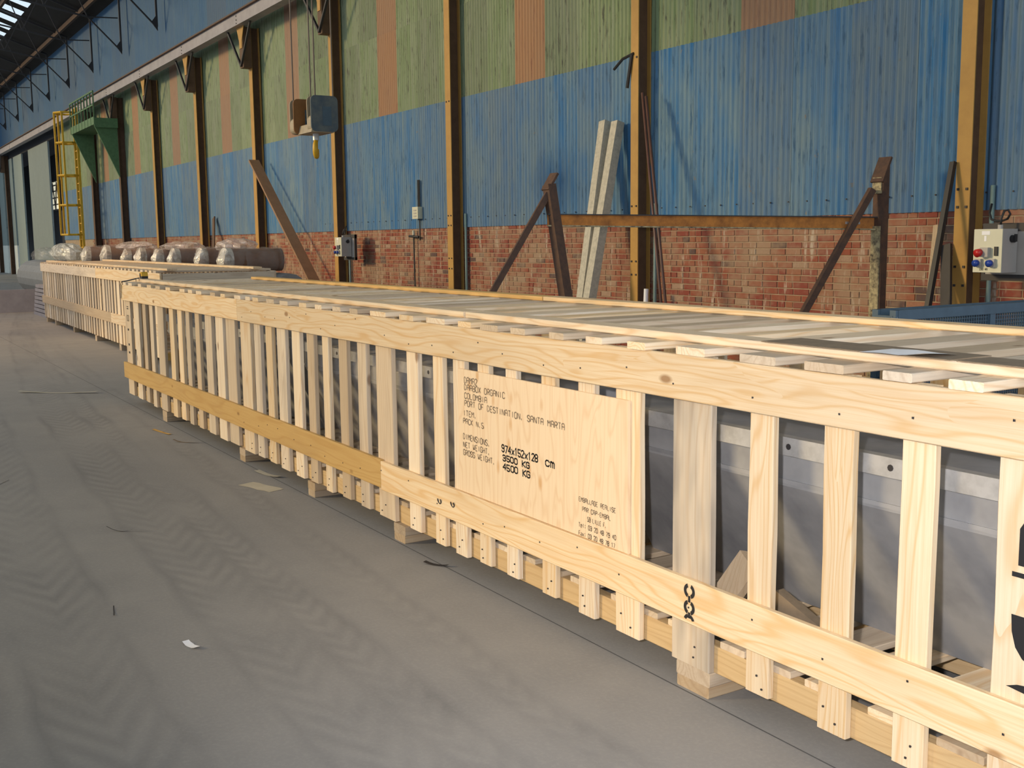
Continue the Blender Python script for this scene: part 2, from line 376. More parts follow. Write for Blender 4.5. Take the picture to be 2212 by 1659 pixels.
def mk(mb, name, mat):
    me = bpy.data.meshes.new(name); me.from_pydata(mb.v, [], mb.f); me.materials.append(mat); me.update(); return me
BM = {L: mk(brick_mesh(L), 'brick', BRICK) for L in (BL-0.011, BL/2-0.011)}
far = MB(); ones = []
course = 0
zc = 1.845-CO/2
while zc > 0.03:
    x = -3.0-random.uniform(0, 0.03)-(BL/2 if course % 2 else 0)
    while x > -24.5:
        half = (random.random() < (0.10 if x > -8.6 else 0.30)); L = BL/2 if half else BL
        ones.append((x-L/2, zc, L-0.011)); x -= L
    zc -= CO; course += 1
vis = [b for b in ones if b[1] > 0.80 and b[0] < -5.55]
vis.sort(key=lambda b: -b[0]-0*b[1], reverse=False)
vis = sorted(vis, key=lambda b: -b[0])[:300]; vset = set(vis)
for (bx, bz, L) in ones:
    if (bx, bz, L) in vset:
        o = inst(BM[L], 'brick', wb, (bx, YW+random.uniform(-0.002, 0.003), bz))
    else:
        mb = brick_mesh(L); dy = random.uniform(-0.002, 0.003)
        far.add([(a+bx, b+YW+dy, c+bz) for a, b, c in mb.v], mb.f)
tag(far.build('brick_courses', BRICK, wb), kind='stuff')
# far bricks: too small to pick apart, the material of a thin facing carries the colour
m = MB()
zc = 1.845-CO/2; course = 0
while zc > 0.6:
    x = -24.5-(0.11 if course % 2 else 0)
    while x > -46:
        L = BL*2 if random.random() < 0.4 else BL
        m.add([(x-L+0.012, YW-0.006, zc-CO/2+0.006), (x, YW-0.006, zc-CO/2+0.006), (x, YW-0.006, zc+CO/2-0.006), (x-L+0.012, YW-0.006, zc+CO/2-0.006)], [(0, 1, 2, 3)]); x -= L
    zc -= CO; course += 1
tag(m.build('distant_brick_courses', BRICK, wb), kind='stuff')

def corr_mesh(width, z0, z1, pitch, seg, amp, mat, name):
    key = (round(width, 3), z0, z1, pitch, mat.name)
    if key in _mc: return _mc[key]
    nn = int(round(width/pitch*seg)); vs = []; fs = []
    for i in range(nn+1):
        x = width*i/nn; y = amp*math.cos(2*PI*x/pitch)
        vs += [(x, y, z0), (x, y, z1)]
    for i in range(nn): fs.append((2*i, 2*i+2, 2*i+3, 2*i+1))
    me = bpy.data.meshes.new(name); me.from_pydata(vs, [], fs); me.materials.append(mat)
    for p in me.polygons: p.use_smooth = True
    me.update(); _mc[key] = me; return me
SW = 0.806
x = -7.09+SW*6; i = 0
brown_left = [-9.53, -14.37, -19.27, -24.15, -29.0, -33.85, -38.6, -43.3]
while x > -52:
    xl = x-SW; near = xl > -24
    pitch, seg = (0.0806, 5) if near else (0.1612, 3)
    isb = any(abs(xl-b) < SW/2 for b in brown_left)
    yb = YW-0.022+(0.003 if i % 2 else 0)
    inst(corr_mesh(SW+0.02, 1.83, 3.93, pitch, seg, 0.0125, BLUE, 'blue_sheet'), 'blue_sheet', wb, (xl, yb-0.004, 0))
    mt, nm = (BROWN, 'brown_sheet') if isb else (GREEN, 'green_sheet')
    inst(corr_mesh(SW+0.02, 3.89, 5.39, pitch, seg, 0.0125, mt, nm), nm, wb, (xl, yb, 0))
    inst(corr_mesh(SW+0.02, 5.34, 6.86, pitch, seg, 0.0125, mt, nm), nm, wb, (xl, yb+0.006, 0))
    x -= SW; i += 1
x = -20.0
while x > -76:
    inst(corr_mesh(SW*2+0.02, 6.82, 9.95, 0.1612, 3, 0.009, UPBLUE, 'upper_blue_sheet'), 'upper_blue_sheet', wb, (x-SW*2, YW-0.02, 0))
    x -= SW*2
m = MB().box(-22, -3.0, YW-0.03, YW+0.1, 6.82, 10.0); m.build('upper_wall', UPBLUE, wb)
# sheet bolts near the lower edge
m = MB()
for k in range(70):
    bx = -3.3-k*0.27
    m.box(bx-0.007, bx+0.007, YW-0.042, YW-0.03, 1.982, 1.996)
tag(m.build('sheet_bolt', DARK, wb), kind='stuff')

# the far bays: pale panels with two dark door gaps, white base at the far end
def far_panel(name, x0, x1, z0, z1, mat):
    return MB().box(x0, x1, YW-0.03, YW+0.05, z0, z1).build(name, mat, wb)
far_panel('pale_panel', -60.9, -55.1, 0, 6.4, PALE); far_panel('pale_panel', -66.2, -63.2, 0, 6.4, PALE)
far_panel('pale_panel', -70.0, -66.8, 1.62, 6.4, PALE); far_panel('pale_panel', -82.0, -70.6, 1.62, 6.4, PALE)
far_panel('white_panel', -70.0, -66.8, 0, 1.62, WHITE); far_panel('white_panel', -82.0, -70.6, 0, 1.62, WHITE)
MB().box(-82, -50, YW+1.6, YW+1.7, 0, 7).build('dark_backing', VOID, wb)  # near-black backing added so the gaps read dark
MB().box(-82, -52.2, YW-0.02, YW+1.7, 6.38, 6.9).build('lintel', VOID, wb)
# lattice window behind the second gap
wn_ = MB().box(-64.6, -61.6, YW+1.50, YW+1.56, 3.45, 5.0).build('window_1', DARK); tag(wn_, kind='structure')
MB().box(-64.5, -61.7, YW+1.46, YW+1.50, 3.52, 4.93).build('pane', LITGLASS, wn_)
for z in (3.75, 4.1, 4.45, 4.75): MB().box(-64.6, -61.6, YW+1.42, YW+1.46, z-0.03, z+0.03).build('glazing_bar', DARK, wn_)
for k in range(5):
    MB().bar((-64.5+0.6*k, YW+1.43, 3.5+(0.0 if k % 2 else 1.4)), (-63.9+0.6*k, YW+1.43, 3.5+(1.4 if k % 2 else 0.0)), 0.05).build('glazing_bar', DARK, wn_)
# end walls
tag(MB().box(-86, -85.8, -24, 9.4, 0, 20).build('wall_left', PALE), kind='structure')
# unseen blockers added on the open side, keeping sun off near floor and far end
tag(MB().box(-62, -27.5, -9.2, -9.0, 0, 5.2).build('sun_blocker', PALE), kind='structure')
tag(MB().box(-8.6, 8, -9.2, -9.0, 0, 16.2).build('sun_blocker', PALE), kind='structure')

# ---------------------------------------------------------------- columns with crane corbels
CX = [(-6.44, -6.295), (-11.235, -11.08), (-16.15, -15.97), (-20.985, -20.80), (-25.83, -25.60), (-30.51, -30.25), (-35.23, -34.95)]
cols = [sum(c)/2 for c in CX]
while cols[-1] > -70: cols.append(cols[-1]-4.72)
CL = ["ochre steel column beside the cream socket cabinet, nearest the right edge", "ochre steel column with rust-red rods leaning on it, right of the concrete posts",
      "ochre steel column left of the rusty trestle, between white wall switch and trestle", "ochre steel column with the small socket box on it, behind the hanging hook block",
      "ochre steel column from which the brown diagonal brace runs down", "narrow ochre steel column, first one left of the diagonal brace column",
      "narrow ochre steel column, second one left of the diagonal brace column", "dark steel column just right of the green crane platform",
      "dark steel column directly behind the green crane platform", "", "", "", "", "dark steel column between the white based panels at far left",
      "dark steel column at the very left end of the long wall"]
for i, cx in enumerate(cols):
    if -65 < cx < -47: continue
    w2 = 0.075 if i < 2 else (0.088 if i < 4 else (0.11 if i < 8 else 0.14))
    lab = CL[i] if i < len(CL) else CL[-1]
    r = empty('steel_column', (cx, 8.86, 0), lab, 'column', 'steel columns along the back wall')
    d = 0.09; pm = OCHRE if i < 7 else RUSTBROWN
    MB().box(-w2, w2, -d-0.012, -d, 0, 6.6).build('front_flange', pm, r)
    MB().box(-0.008, 0.008, -d, d, 0, 6.6).build('web', RUSTBROWN, r)
    MB().box(-w2, w2, d, d+0.012, 0, 6.6).build('back_flange', pm, r)
    if i < 3:
        for zz in (1.15, 1.32, 1.86, 2.02, 3.86):
            mb = MB()
            for sx in (-0.045, 0.045): mb.box(sx-0.011, sx+0.011, -d-0.022, -d-0.012, zz-0.011, zz+0.011)
            mb.build('bolt_pair', DARK, r)
    if i >= 2:
        cb = MB().box(-w2-0.02, w2+0.02, -0.30, -d-0.012, 5.68, 6.60).build('corbel', RUSTBROWN, r)
        mb = MB(); y = -0.315
        mb.prism([(-w2*0.8, 6.12), (w2*0.8, 6.12), (w2*0.9, 6.30), (0.26, 6.62), (-0.26, 6.62), (-w2*0.9, 6.30)], 1, y, y+0.014)
        mb.build('gusset', OCHRE if i < 7 else RUSTBROWN, cb)
        for sx in (-1, 1): MB().bar((0, -0.32, 5.72), (sx*0.85, -0.34, 6.64), 0.045, 0.045).build('strut', DARK, cb)

# crane girder on the corbels
r = empty('crane_girder', (-40, 8.5, 6.62), 'long pale grey crane girder carried along the wall on brown corbels', 'girder')
MB().box(-36, 37, -0.02, 0.06, 0.0, 0.30).build('web', GREYSTEEL, r)
MB().box(-36, 37, -0.09, 0.14, -0.012, 0.012).build('bottom_flange', GREYSTEEL, r)
MB().box(-36, 37, -0.09, 0.14, 0.29, 0.315).build('top_flange', RUSTBROWN, r)
MB().box(-36, 37, -0.03, 0.04, 0.315, 0.36).build('rail', RUSTBROWN, r)
mb = MB()
for cx in cols[2:]:
    for z in (0.05, 0.13, 0.22): mb.box(cx+40-0.05, cx+40-0.02, -0.032, -0.02, z, z+0.025)
tag(mb.build('bolt', DARK, r), kind='stuff')

# ---------------------------------------------------------------- roof, skylights, trusses
SL = 0.35
def rz(y): return 9.9+SL*(9-y)
rf = MB()
rf.add([(-86, 9.3, rz(9.3)), (8, 9.3, rz(9.3)), (8, 7.13, rz(7.13)), (-86, 7.13, rz(7.13))], [(0, 3, 2, 1)])
rf.add([(-86, 4.2, rz(4.2)), (8, 4.2, rz(4.2)), (8, 3.4, rz(3.4)), (-86, 3.4, rz(3.4))], [(0, 3, 2, 1)])
rf.add([(-86, -8, rz(-8)), (8, -8, rz(-8)), (8, -9, rz(-9)), (-86, -9, rz(-9))], [(0, 3, 2, 1)])
rf = tag(rf.build('ceiling', ROOFDARK), kind='structure')
x = -3.0; k = 0
pane_me = None
strip = mk(MB().add([(0, 7.15, rz(7.15)), (0.84, 7.15, rz(7.15)), (0.84, 4.18, rz(4.18)), (0, 4.18, rz(4.18))], [(0, 3, 2, 1)]), 'roof_strip', ROOFDARK)
pane = mk(MB().add([(0, 7.15, rz(7.15)+0.01), (0.84, 7.15, rz(7.15)+0.01), (0.84, 4.18, rz(4.18)+0.01), (0, 4.18, rz(4.18)+0.01)], [(0, 3, 2, 1)]), 'skylight_pane', PANE)
strip2 = mk(MB().add([(0, 3.42, rz(3.42)), (0.84, 3.42, rz(3.42)), (0.84, -8.02, rz(-8.02)), (0, -8.02, rz(-8.02))], [(0, 3, 2, 1)]), 'roof_strip', ROOFDARK)
pane2 = mk(MB().add([(0, 3.42, rz(3.42)+0.01), (0.84, 3.42, rz(3.42)+0.01), (0.84, -8.02, rz(-8.02)+0.01), (0, -8.02, rz(-8.02)+0.01)], [(0, 3, 2, 1)]), 'skylight_pane', PANE)  # glazing carried on across the unseen roof to brighten the floor
x = -2.5
MB().add([(8, 3.42, rz(3.42)), (8, -8.02, rz(-8.02)), (-2.5, -8.02, rz(-8.02)), (-2.5, 3.42, rz(3.42))], [(0, 1, 2, 3)]).build('roof_sheet', ROOFDARK, rf)  # left unglazed above the camera to darken the near floor
MB().add([(8, 7.15, rz(7.15)), (8, 4.18, rz(4.18)), (-28.0, 4.18, rz(4.18)), (-28.0, 7.15, rz(7.15))], [(0, 1, 2, 3)]).build('roof_sheet', ROOFDARK, rf)
while x > -86:
    inst(strip2, 'roof_strip', rf, (x-0.84, 0, 0)); inst(pane2, 'skylight_pane', rf, (x-1.68, 0, 0))
    inst(strip, 'roof_strip', rf, (x-0.84, 0, 0)); inst(pane, 'skylight_pane', rf, (x-1.68, 0, 0)); x -= 1.68
for k, y in enumerate((8.4, 6.3, 5.1, 3.6, 2.0)):
    MB().box(-86, 0, y-0.05, y+0.05, rz(y)-0.22, rz(y)-0.06).build('purlin', RUSTBROWN, rf)
truss0 = None
for i, cx in enumerate([-33.9-4.65*k for k in range(10)]):
    if truss0 is None:
        t = empty('roof_truss', (cx, 0, 0), 'dark lattice roof truss at upper left, first counted from the right', 'truss', 'roof trusses at upper left')
        MB().bar((0, 8.8, rz(8.8)-0.1), (0, 0.5, rz(0.5)-0.1), 0.07).build('top_chord', DARK, t)
        MB().bar((0, 8.7, 9.02), (0, 7.75, 8.97), 0.035).build('tie', DARK, t)
        MB().bar((0, 7.75, 8.97), (0, 0.5, 10.2), 0.05).build('bottom_chord', DARK, t)
        MB().bar((0, 8.72, 8.0), (0, 7.75, 8.97), 0.042).build('knee_brace', DARK, t)
        MB().bar((0, 8.76, 7.98), (0, 8.76, rz(8.76)-0.1), 0.055).build('wall_post', DARK, t)
        MB().prism([(8.60, 8.10), (8.78, 7.86), (8.78, 8.35)], 0, -0.02, 0.02).build('gusset', DARK, t)
        yy = 7.75
        for q in range(5):
            y2 = yy-1.3; zl = lambda y: 8.97+(7.75-y)/7.25*1.23
            MB().bar((0, yy, zl(yy)), (0, yy-0.65, rz(yy-0.65)-0.1), 0.032).build('web_bar', DARK, t)
            MB().bar((0, yy-0.65, rz(yy-0.65)-0.1), (0, y2, zl(y2)), 0.032).build('web_bar', DARK, t)
            yy = y2
        truss0 = t
    else:
        t = copy_tree(truss0); t.location = (cx, 0, 0)
        t['label'] = 'dark lattice roof truss at upper left, '+('', 'second', 'third', 'fourth', 'fifth', 'sixth', 'seventh', 'eighth', 'ninth', 'last')[i]+' counted from the right'

# ---------------------------------------------------------------- stencil lettering
FONT = {'A': '00 05 16 36 45 40|03 43', 'B': '00 06 36 45 44 33 03|33 42 41 30 00', 'C': '45 36 16 05 01 10 30 41', 'D': '00 06 26 44 42 20 00', 'E': '46 06 00 40|03 33', 'F': '46 06 00|03 33',
        'G': '45 36 16 05 01 10 30 41 43 23', 'H': '00 06|40 46|03 43', 'I': '20 26', 'K': '00 06|46 03 40', 'L': '06 00 40', 'M': '00 06 23 46 40', 'N': '00 06 40 46', 'O': '10 01 05 16 36 45 41 30 10',
        'P': '00 06 36 45 44 33 03', 'R': '00 06 36 45 44 33 03|23 40', 'S': '45 36 16 05 04 13 33 42 41 30 10 01', 'T': '06 46|26 20', 'U': '06 01 10 30 41 46', 'W': '06 10 23 30 46', 'X': '00 46|06 40',
        '0': '10 01 05 16 36 45 41 30 10', '1': '15 26 20', '2': '05 16 36 45 44 00 40', '3': '05 16 36 45 44 33 13|33 42 41 30 10 01', '4': '30 36 02 42', '5': '46 06 03 33 42 41 30 10 01', '7': '06 46 10',
        '8': '13 04 05 16 36 45 44 33 13 02 01 10 30 41 42 33', '9': '01 10 30 41 45 36 16 05 04 13 33 44', '.': '10 11', '-': '13 33', ':': '21 22|24 25', 'c': '43 34 14 03 01 10 30 41',
        'm': '00 04|03 14 23 20|23 34 43 40', 'x': '00 44|04 40', 'e': '02 42 43 34 14 03 01 10 30', 'l': '26 20', 'a': '04 34 43 40|42 12 01 10 40', "'": '26 25', '=': ''}
def text_mesh(mb, s, x0, z0, x1, h, wgt, y, stencil=True, jitter=0.0, slope=0.0, scalex=0.72):
    adv = (x1-x0)/max(1, len(s)); gw = adv*scalex
    for k, chh in enumerate(s):
        if chh not in FONT or not FONT[chh]: continue
        for poly in FONT[chh].split('|'):
            P = [(int(a[0])/4*gw, int(a[1])/6*h) for a in poly.split()]
            jx, jz = random.uniform(-jitter, jitter), random.uniform(-jitter, jitter)
            for (a, b) in zip(P[:-1], P[1:]):
                ax, az, bx, bz = a[0]+jx, a[1]+jz, b[0]+jx, b[1]+jz
                L = math.hypot(bx-ax, bz-az)
                if L < 1e-6: continue
                ux, uz = (bx-ax)/L, (bz-az)/L; e = (-wgt*0.22 if (stencil and L > h*0.3) else wgt*0.35)
                ax -= ux*e; az -= uz*e; bx += ux*e; bz += uz*e
                nx, nz = -uz*wgt/2, ux*wgt/2; X = x0+k*adv; Z = z0+slope*k
                mb.add([(X+ax+nx, y, Z+az+nz), (X+ax-nx, y, Z+az-nz), (X+bx-nx, y, Z+bz-nz), (X+bx+nx, y, Z+bz+nz)], [(0, 1, 2, 3)])

# ---------------------------------------------------------------- crates
YR, YS = 2.455, 2.480
SLATS = [(-11.428, -11.20), (-11.024, -10.85), (-10.693, -10.572), (-10.435, -10.31), (-10.145, -9.935), (-9.73, -9.595), (-9.456, -9.325), (-9.203, -9.09), (-8.93, -8.811), (-8.644, -8.475), (-8.366, -8.18), (-8.101, -7.89), (-7.76, -7.54),
         (-7.461, -7.328), (-7.214, -7.09), (-6.994, -6.835), (-6.712, -6.571), (-6.451, -6.335), (-6.199, -6.101), (-5.948, -5.83), (-5.682, -5.562), (-5.43, -5.23), (-5.054, -4.922), (-4.761, -4.657), (-4.552, -4.439), (-4.318, -4.217), (-4.074, -3.98),
         (-3.787, -3.683), (-3.518, -3.405), (-3.269, -3.121), (-2.934, -2.733), (-2.553, -2.446), (-2.236, -2.125), (-1.956, -1.849), (-1.654, -1.548), (-1.36, -1.25), (-1.10, -0.90)]
TOPS = [(-11.35, -11.23), (-11.08, -10.93), (-10.72, -10.60), (-10.37, -10.22), (-10.027, -9.872), (-9.683, -9.54), (-9.26, -9.105), (-8.99, -8.87), (-8.72, -8.58), (-8.383, -8.259), (-8.09, -7.983), (-7.787, -7.65), (-7.53, -7.43), (-7.353, -7.236), (-7.096, -6.95), (-6.817, -6.673), (-6.497, -6.378),
        (-6.23, -6.122), (-5.972, -5.849), (-5.716, -5.604), (-5.444, -5.247), (-5.053, -4.897), (-4.775, -4.583), (-4.455, -4.333), (-4.23, -4.077), (-3.967, -3.853), (-3.669, -3.563), (-3.42, -3.314), (-3.152, -3.047), (-2.899, -2.747), (-2.583, -2.425), (-2.306, -2.154), (-2.013, -1.914), (-1.791, -1.687), (-1.50, -1.38), (-1.2, -1.08), (-1.02, -0.91)]
SKIDS = [(-10.13, -9.98), (-7.90, -7.77), (-6.52, -6.40), (-5.255, -5.117), (-2.905, -2.728), (-1.1, -0.93)]
def pick(p_old, ch): return W[('old_' if random.random() < p_old else 'new_')+ch]
crate = empty('slatted_crate', (-6.2, 3.2, 0), 'long slatted wooden crate with the stencilled plywood panel, nearest the camera', 'crate')
OX, OY = -6.2, 3.2
def cb(name, mat, x0, x1, y0, y1, z0, z1, rough=0.0, seg=1, ch=0.003, par=None):
    return board(name, mat, par or crate, x0-OX, x1-OX, y0-OY, y1-OY, z0, z1, rough, seg, ch)
for x0, x1 in SKIDS:
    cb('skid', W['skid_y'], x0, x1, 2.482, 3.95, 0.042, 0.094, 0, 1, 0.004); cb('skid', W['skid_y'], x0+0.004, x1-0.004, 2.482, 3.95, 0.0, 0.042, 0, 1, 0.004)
for y0 in (2.508, 3.2, 3.87):
    cb('base_beam', W['amber_x'], -11.40, -0.9, y0, y0+0.05, 0.092, 0.190)
x = -11.4
while x < -1.0:
    wd = random.choice((0.10, 0.12, 0.15)); cb('floor_board', pick(0.7, 'y'), x, x+wd, 2.512, 3.93, 0.190, 0.214); x += wd+random.choice((0.06, 0.09, 0.13))
for i, (x0, x1) in enumerate(SLATS):
    zb = 0.094+random.uniform(-0.004, 0.012)
    po = 0.42 if i < 22 else 0.0
    mat = STAIN if i == 30 else (W['old_z'] if i in (11, 7, 9, 15) else pick(po, 'z'))
    cb('slat', mat, x0, x1, YS, YS+0.027, zb, 1.205, 0.003, 4)
cb('slat', W['new_z'], -3.269, -3.19, YS+0.028, YS+0.05, 0.1, 1.2, 0.002, 3)
for i, (x0, x1) in enumerate(SLATS):
    xo = random.uniform(-0.05, 0.05)
    cb('slat', pick(0.5, 'z'), x0+xo, x1+xo, 3.925, 3.95, 0.10, 1.205)
for y0 in (2.62, 2.95, 3.3, 3.65):
    cb('slat', pick(0.4, 'z'), -11.43, -11.405, y0, y0+0.12, 0.10, 1.2)
cb('rail', W['old_x'] if False else W['new_x'], -11.46, -7.742, YR, YS-0.0005, 1.050, 1.206, 0.0015, 8)
cb('rail', W['new_x'], -7.738, -0.90, YR, YS-0.0005, 1.048, 1.206, 0.0015, 12)
cb('rail', W['amber_x'], -11.49, -5.355, YR, YS-0.0005, 0.266, 0.424, 0.0015, 10)
cb('rail', W['new_x'], -5.35, -0.90, YR, YS-0.0005, 0.258, 0.418, 0.0015, 8)
cb('rail', W['new_x'], -11.4, -0.9, 3.951, 3.975, 1.05, 1.206); cb('rail', W['new_x'], -11.4, -0.9, 3.951, 3.975, 0.26, 0.42)
for i, (x0, x1) in enumerate(TOPS):
    sk = random.uniform(-0.012, 0.012)
    o = cb('top_board', pick(0.42, 'y'), x0, x1, YR+random.uniform(-0.012, 0.006), 3.975, 1.2065, 1.2335, 0.002, 3)
cb('top_runner', W['new_x'], -11.36, -4.62, 2.58, 2.70, 1.2342, 1.2632, 0.002, 8, 0.004)
cb('top_runner', W['new_x'], -4.60, -0.9, 2.58, 2.70, 1.2342, 1.2632, 0.002, 5, 0.004)
cb('top_runner', W['amber_x'], -11.08, -5.6, 3.685, 3.80, 1.2342, 1.2600, 0.002, 8, 0.004)
cb('top_runner', W['new_x'], -5.59, -0.9, 3.685, 3.80, 1.2342, 1.2600, 0.002, 5, 0.004)
# plywood label panel with its stencilled and hand-written lines
YP = 2.4665
lp = cb('label_panel', W['ply'], -4.482, -3.176, YP, YS-0.0005, 0.419, 1.008)
lp['label'] = 'plywood panel with stencilled shipping text'
def lettering(name, mat, rows, wgt, stencil=True, jit=0.0, y=YP-0.0008):
    for (t, x0, z0, x1, h) in rows:
        adv = (x1-x0)/len(t); k = 0
        for word in t.split(' '):
            mb = MB(); text_mesh(mb, word, x0+k*adv, z0, x0+(k+len(word))*adv, h, wgt, y, stencil, jit); k += len(word)+1
            o = mb.build(name, mat, lp); o.location = (-lp.location.x-OX, -lp.location.y-OY, -lp.location.z)
lettering('stencilled_word', INK, [('DAMA2', -4.418, 0.944, -4.292, 0.029), ('DAABOX ORGANIC', -4.418, 0.912, -4.048, 0.027), ('COLOMBIA', -4.418, 0.872, -4.205, 0.027), ('PORT OF DESTINATION. SANTA MARTA', -4.418, 0.836, -3.585, 0.027),
          ('ITEM.', -4.431, 0.789, -4.30, 0.026), ('PACK N.5', -4.434, 0.751, -4.238, 0.025), ('DIMENSIONS.', -4.436, 0.676, -4.183, 0.027), ('NET WEIGHT.', -4.437, 0.637, -4.184, 0.026), ('GROSS WEIGHT.', -4.437, 0.600, -4.141, 0.026)], 0.0050)
lettering('handwritten_figure', MARK, [('974x152x128', -4.084, 0.671, -3.785, 0.031), ('cm', -3.735, 0.667, -3.655, 0.036), ('3500 KG', -4.078, 0.632, -3.850, 0.025), ('4500 KG', -4.078, 0.591, -3.845, 0.027)], 0.0065, False, 0.0015)
lettering('stamped_word', INK, [('EMBALLAGE REALISE', -3.492, 0.564, -3.245, 0.018), ('PAR CAP-EMBAL', -3.468, 0.527, -3.278, 0.018), ('59 LILLE F.', -3.434, 0.492, -3.305, 0.018), ("Tel: 03 20 48 79 40", -3.494, 0.458, -3.244, 0.018), ('Fax: 03 20 48 78 17', -3.494, 0.424, -3.250, 0.018)], 0.0034)
def flat_part(name, mat, parent, mb):
    o = mb.build(name, mat, parent); o.location = (-OX, -OY, 0); return o
# chain sign stencilled on the lower rail
mb = MB(); Yk = YR-0.0012
def ring(mb, cx_, cz, rx, rz_, wd, a0, a1, y, nseg=12):
    for k in range(nseg):
        t0 = a0+(a1-a0)*k/nseg; t1 = a0+(a1-a0)*(k+1)/nseg
        mb.add([(cx_+math.cos(t)*(rx+d), y, cz+math.sin(t)*(rz_+d)) for t, d in ((t0, -wd/2), (t0, wd/2), (t1, wd/2), (t1, -wd/2))], [(0, 1, 2, 3)])
cxk = -2.808
for cz in (0.378, 0.318):
    ring(mb, cxk, cz, 0.022, 0.020, 0.014, -1.2, 1.2, Yk); ring(mb, cxk, cz, 0.022, 0.020, 0.014, PI-1.2, PI+1.2, Yk)
ring(mb, cxk, 0.268, 0.022, 0.020, 0.013, 0.3, 1.3, Yk); ring(mb, cxk, 0.268, 0.022, 0.020, 0.013, PI-1.3, PI-0.3, Yk)
for z0, z1 in ((0.337, 0.361), (0.279, 0.301)): mb.add([(cxk-0.006, Yk, z0), (cxk+0.006, Yk, z0), (cxk+0.006, Yk, z1), (cxk-0.006, Yk, z1)], [(0, 1, 2, 3)])
flat_part('chain_stencil', MARK, crate, mb)
# wine glass and arrow signs stencilled on the slat at the right edge
mb = MB(); Yk = YS-0.003
cg = -1.545
for P in ([(-1.588, 0.775), (-1.570, 0.775), (-1.570, 0.90), (-1.588, 0.87)], [(-1.604, 0.744), (-1.549, 0.744), (-1.549, 0.757), (-1.604, 0.757)],
          [(-1.549, 0.645), (-1.600, 0.645), (-1.597, 0.60), (-1.585, 0.56), (-1.565, 0.535), (-1.549, 0.527)], [(-1.605, 0.452), (-1.549, 0.446), (-1.549, 0.468), (-1.575, 0.464)]):
    mb = MB().add([(a, Yk, b) for a, b in P], [tuple(range(len(P)))]); flat_part('glass_stencil', MARK, crate, mb)
for (hx_, hz) in ((-4.665, 0.335), (-4.53, 0.345)):      # bent nails left in the lower rail
    mb = MB().tube([(hx_+0.016*math.cos(a), YR-0.004-0.004*math.sin(a), hz+0.018*math.sin(a)) for a in [PI*0.9+PI*1.25*k/7 for k in range(8)]], 0.003, 6); flat_part('bent_nail', DARK, crate, mb)
mb = MB(); Yk = YS-0.003
for z0, z1 in ((0.985, 0.993), (0.965, 0.975), (0.90, 0.905), (0.845, 0.85)): mb.add([(-11.33, Yk, z0), (-11.27, Yk, z0), (-11.27, Yk, z1), (-11.33, Yk, z1)], [(0, 1, 2, 3)])
for x in (-11.335, -11.275): mb.add([(x-0.006, Yk, 0.845), (x+0.006, Yk, 0.845), (x+0.006, Yk, 0.905), (x-0.006, Yk, 0.905)], [(0, 1, 2, 3)])
for z in (0.75, 0.60, 0.52): mb.box(-11.33, -11.29, Yk-0.001, Yk, z, z+0.02)
flat_part('corner_stencil', MARK, crate, mb)
# nail heads
mb = MB()
for i, (x0, x1) in enumerate(SLATS[12:]):
    for z in (0.13, 0.17):
        xx = random.uniform(x0+0.02, x1-0.02); mb.box(xx-0.0028, xx+0.0028, YS-0.0045, YS, z-0.0028, z+0.0028)
        if x0 > -9 and z < 0.15:
            for z2 in (random.uniform(1.08, 1.18), random.uniform(0.29, 0.39)):
                xx = random.uniform(x0+0.02, x1-0.02); mb.box(xx-0.003, xx+0.003, YR-0.002, YR, z2-0.003, z2+0.003)
o = tag(mb.build('nail_heads', DARK, crate), kind='stuff'); o.location = (-OX, -OY, 0)

# far crate of the same make
crate2 = empty('slatted_crate', (-19.8, 3.75, 0), 'second long slatted crate standing end to end behind the labelled one', 'crate', rz=math.radians(-1.1))
def c2(name, mat, x0, x1, y0, y1, z0, z1, ch=0.003): return board(name, mat, crate2, x0, x1, y0, y1, z0, z1, 0, 1, ch)
HX = 5.35
for x in (-5.15, -4.0, -1.8, 0.4, 2.4, 4.1): c2('skid', W['skid_y'], x, x+0.15, -0.03, 1.45, 0, 0.094)
for y0 in (0.0, 0.7, 1.40): c2('base_beam', W['amber_x'], -HX, HX, y0, y0+0.05, 0.092, 0.19)
x = -HX
while x < HX-0.1: c2('floor_board', W['old_y'], x, x+0.13, 0.0, 1.45, 0.19, 0.214); x += 0.25
x = -HX; k = 0
while x < HX-0.1:
    wd = random.choice((0.11, 0.12, 0.13, 0.20)); mt = pick(0.85 if x < 2.2 else 0.25, 'z')
    c2('slat', mt, x, x+wd, -0.03, -0.003, 0.10, 1.225); x += wd+random.uniform(0.07, 0.14)
x = -HX
while x < HX-0.1: c2('slat', W['old_z'], x, x+0.13, 1.455, 1.48, 0.10, 1.225); x += 0.26
for y0 in (0.05, 0.4, 0.75, 1.1): c2('slat', W['old_z'], HX-0.02, HX+0.005, y0, y0+0.13, 0.1, 1.2); c2('slat', W['old_z'], -HX-0.005, -HX+0.02, y0, y0+0.13, 0.1, 1.2)
c2('end_rail', W['old_y'], HX+0.006, HX+0.03, -0.02, 1.47, 1.05, 1.225)
for z0, z1, a in ((1.065, 1.23, 0.9), (0.40, 0.55, 2.0)):
    c2('rail', W['old_x'], -HX-0.06, a, -0.056, -0.031, z0, z1); c2('rail', W['new_x'], a+0.004, HX+0.03, -0.056, -0.031, z0, z1)
    c2('rail', W['old_x'], -HX, HX, 1.481, 1.505, z0, z1)
x = -HX
while x < HX-0.08:
    wd = random.choice((0.11, 0.13, 0.15)); c2('top_board', pick(0.6, 'y'), x, x+wd, -0.05, 1.50, 1.231, 1.258); x += wd+random.uniform(0.09, 0.15)
c2('top_runner', W['new_x'], -HX, HX-0.05, 0.06, 0.19, 1.259, 1.288); c2('top_runner', W['new_x'], -HX, HX-0.03, 1.20, 1.32, 1.259, 1.288)

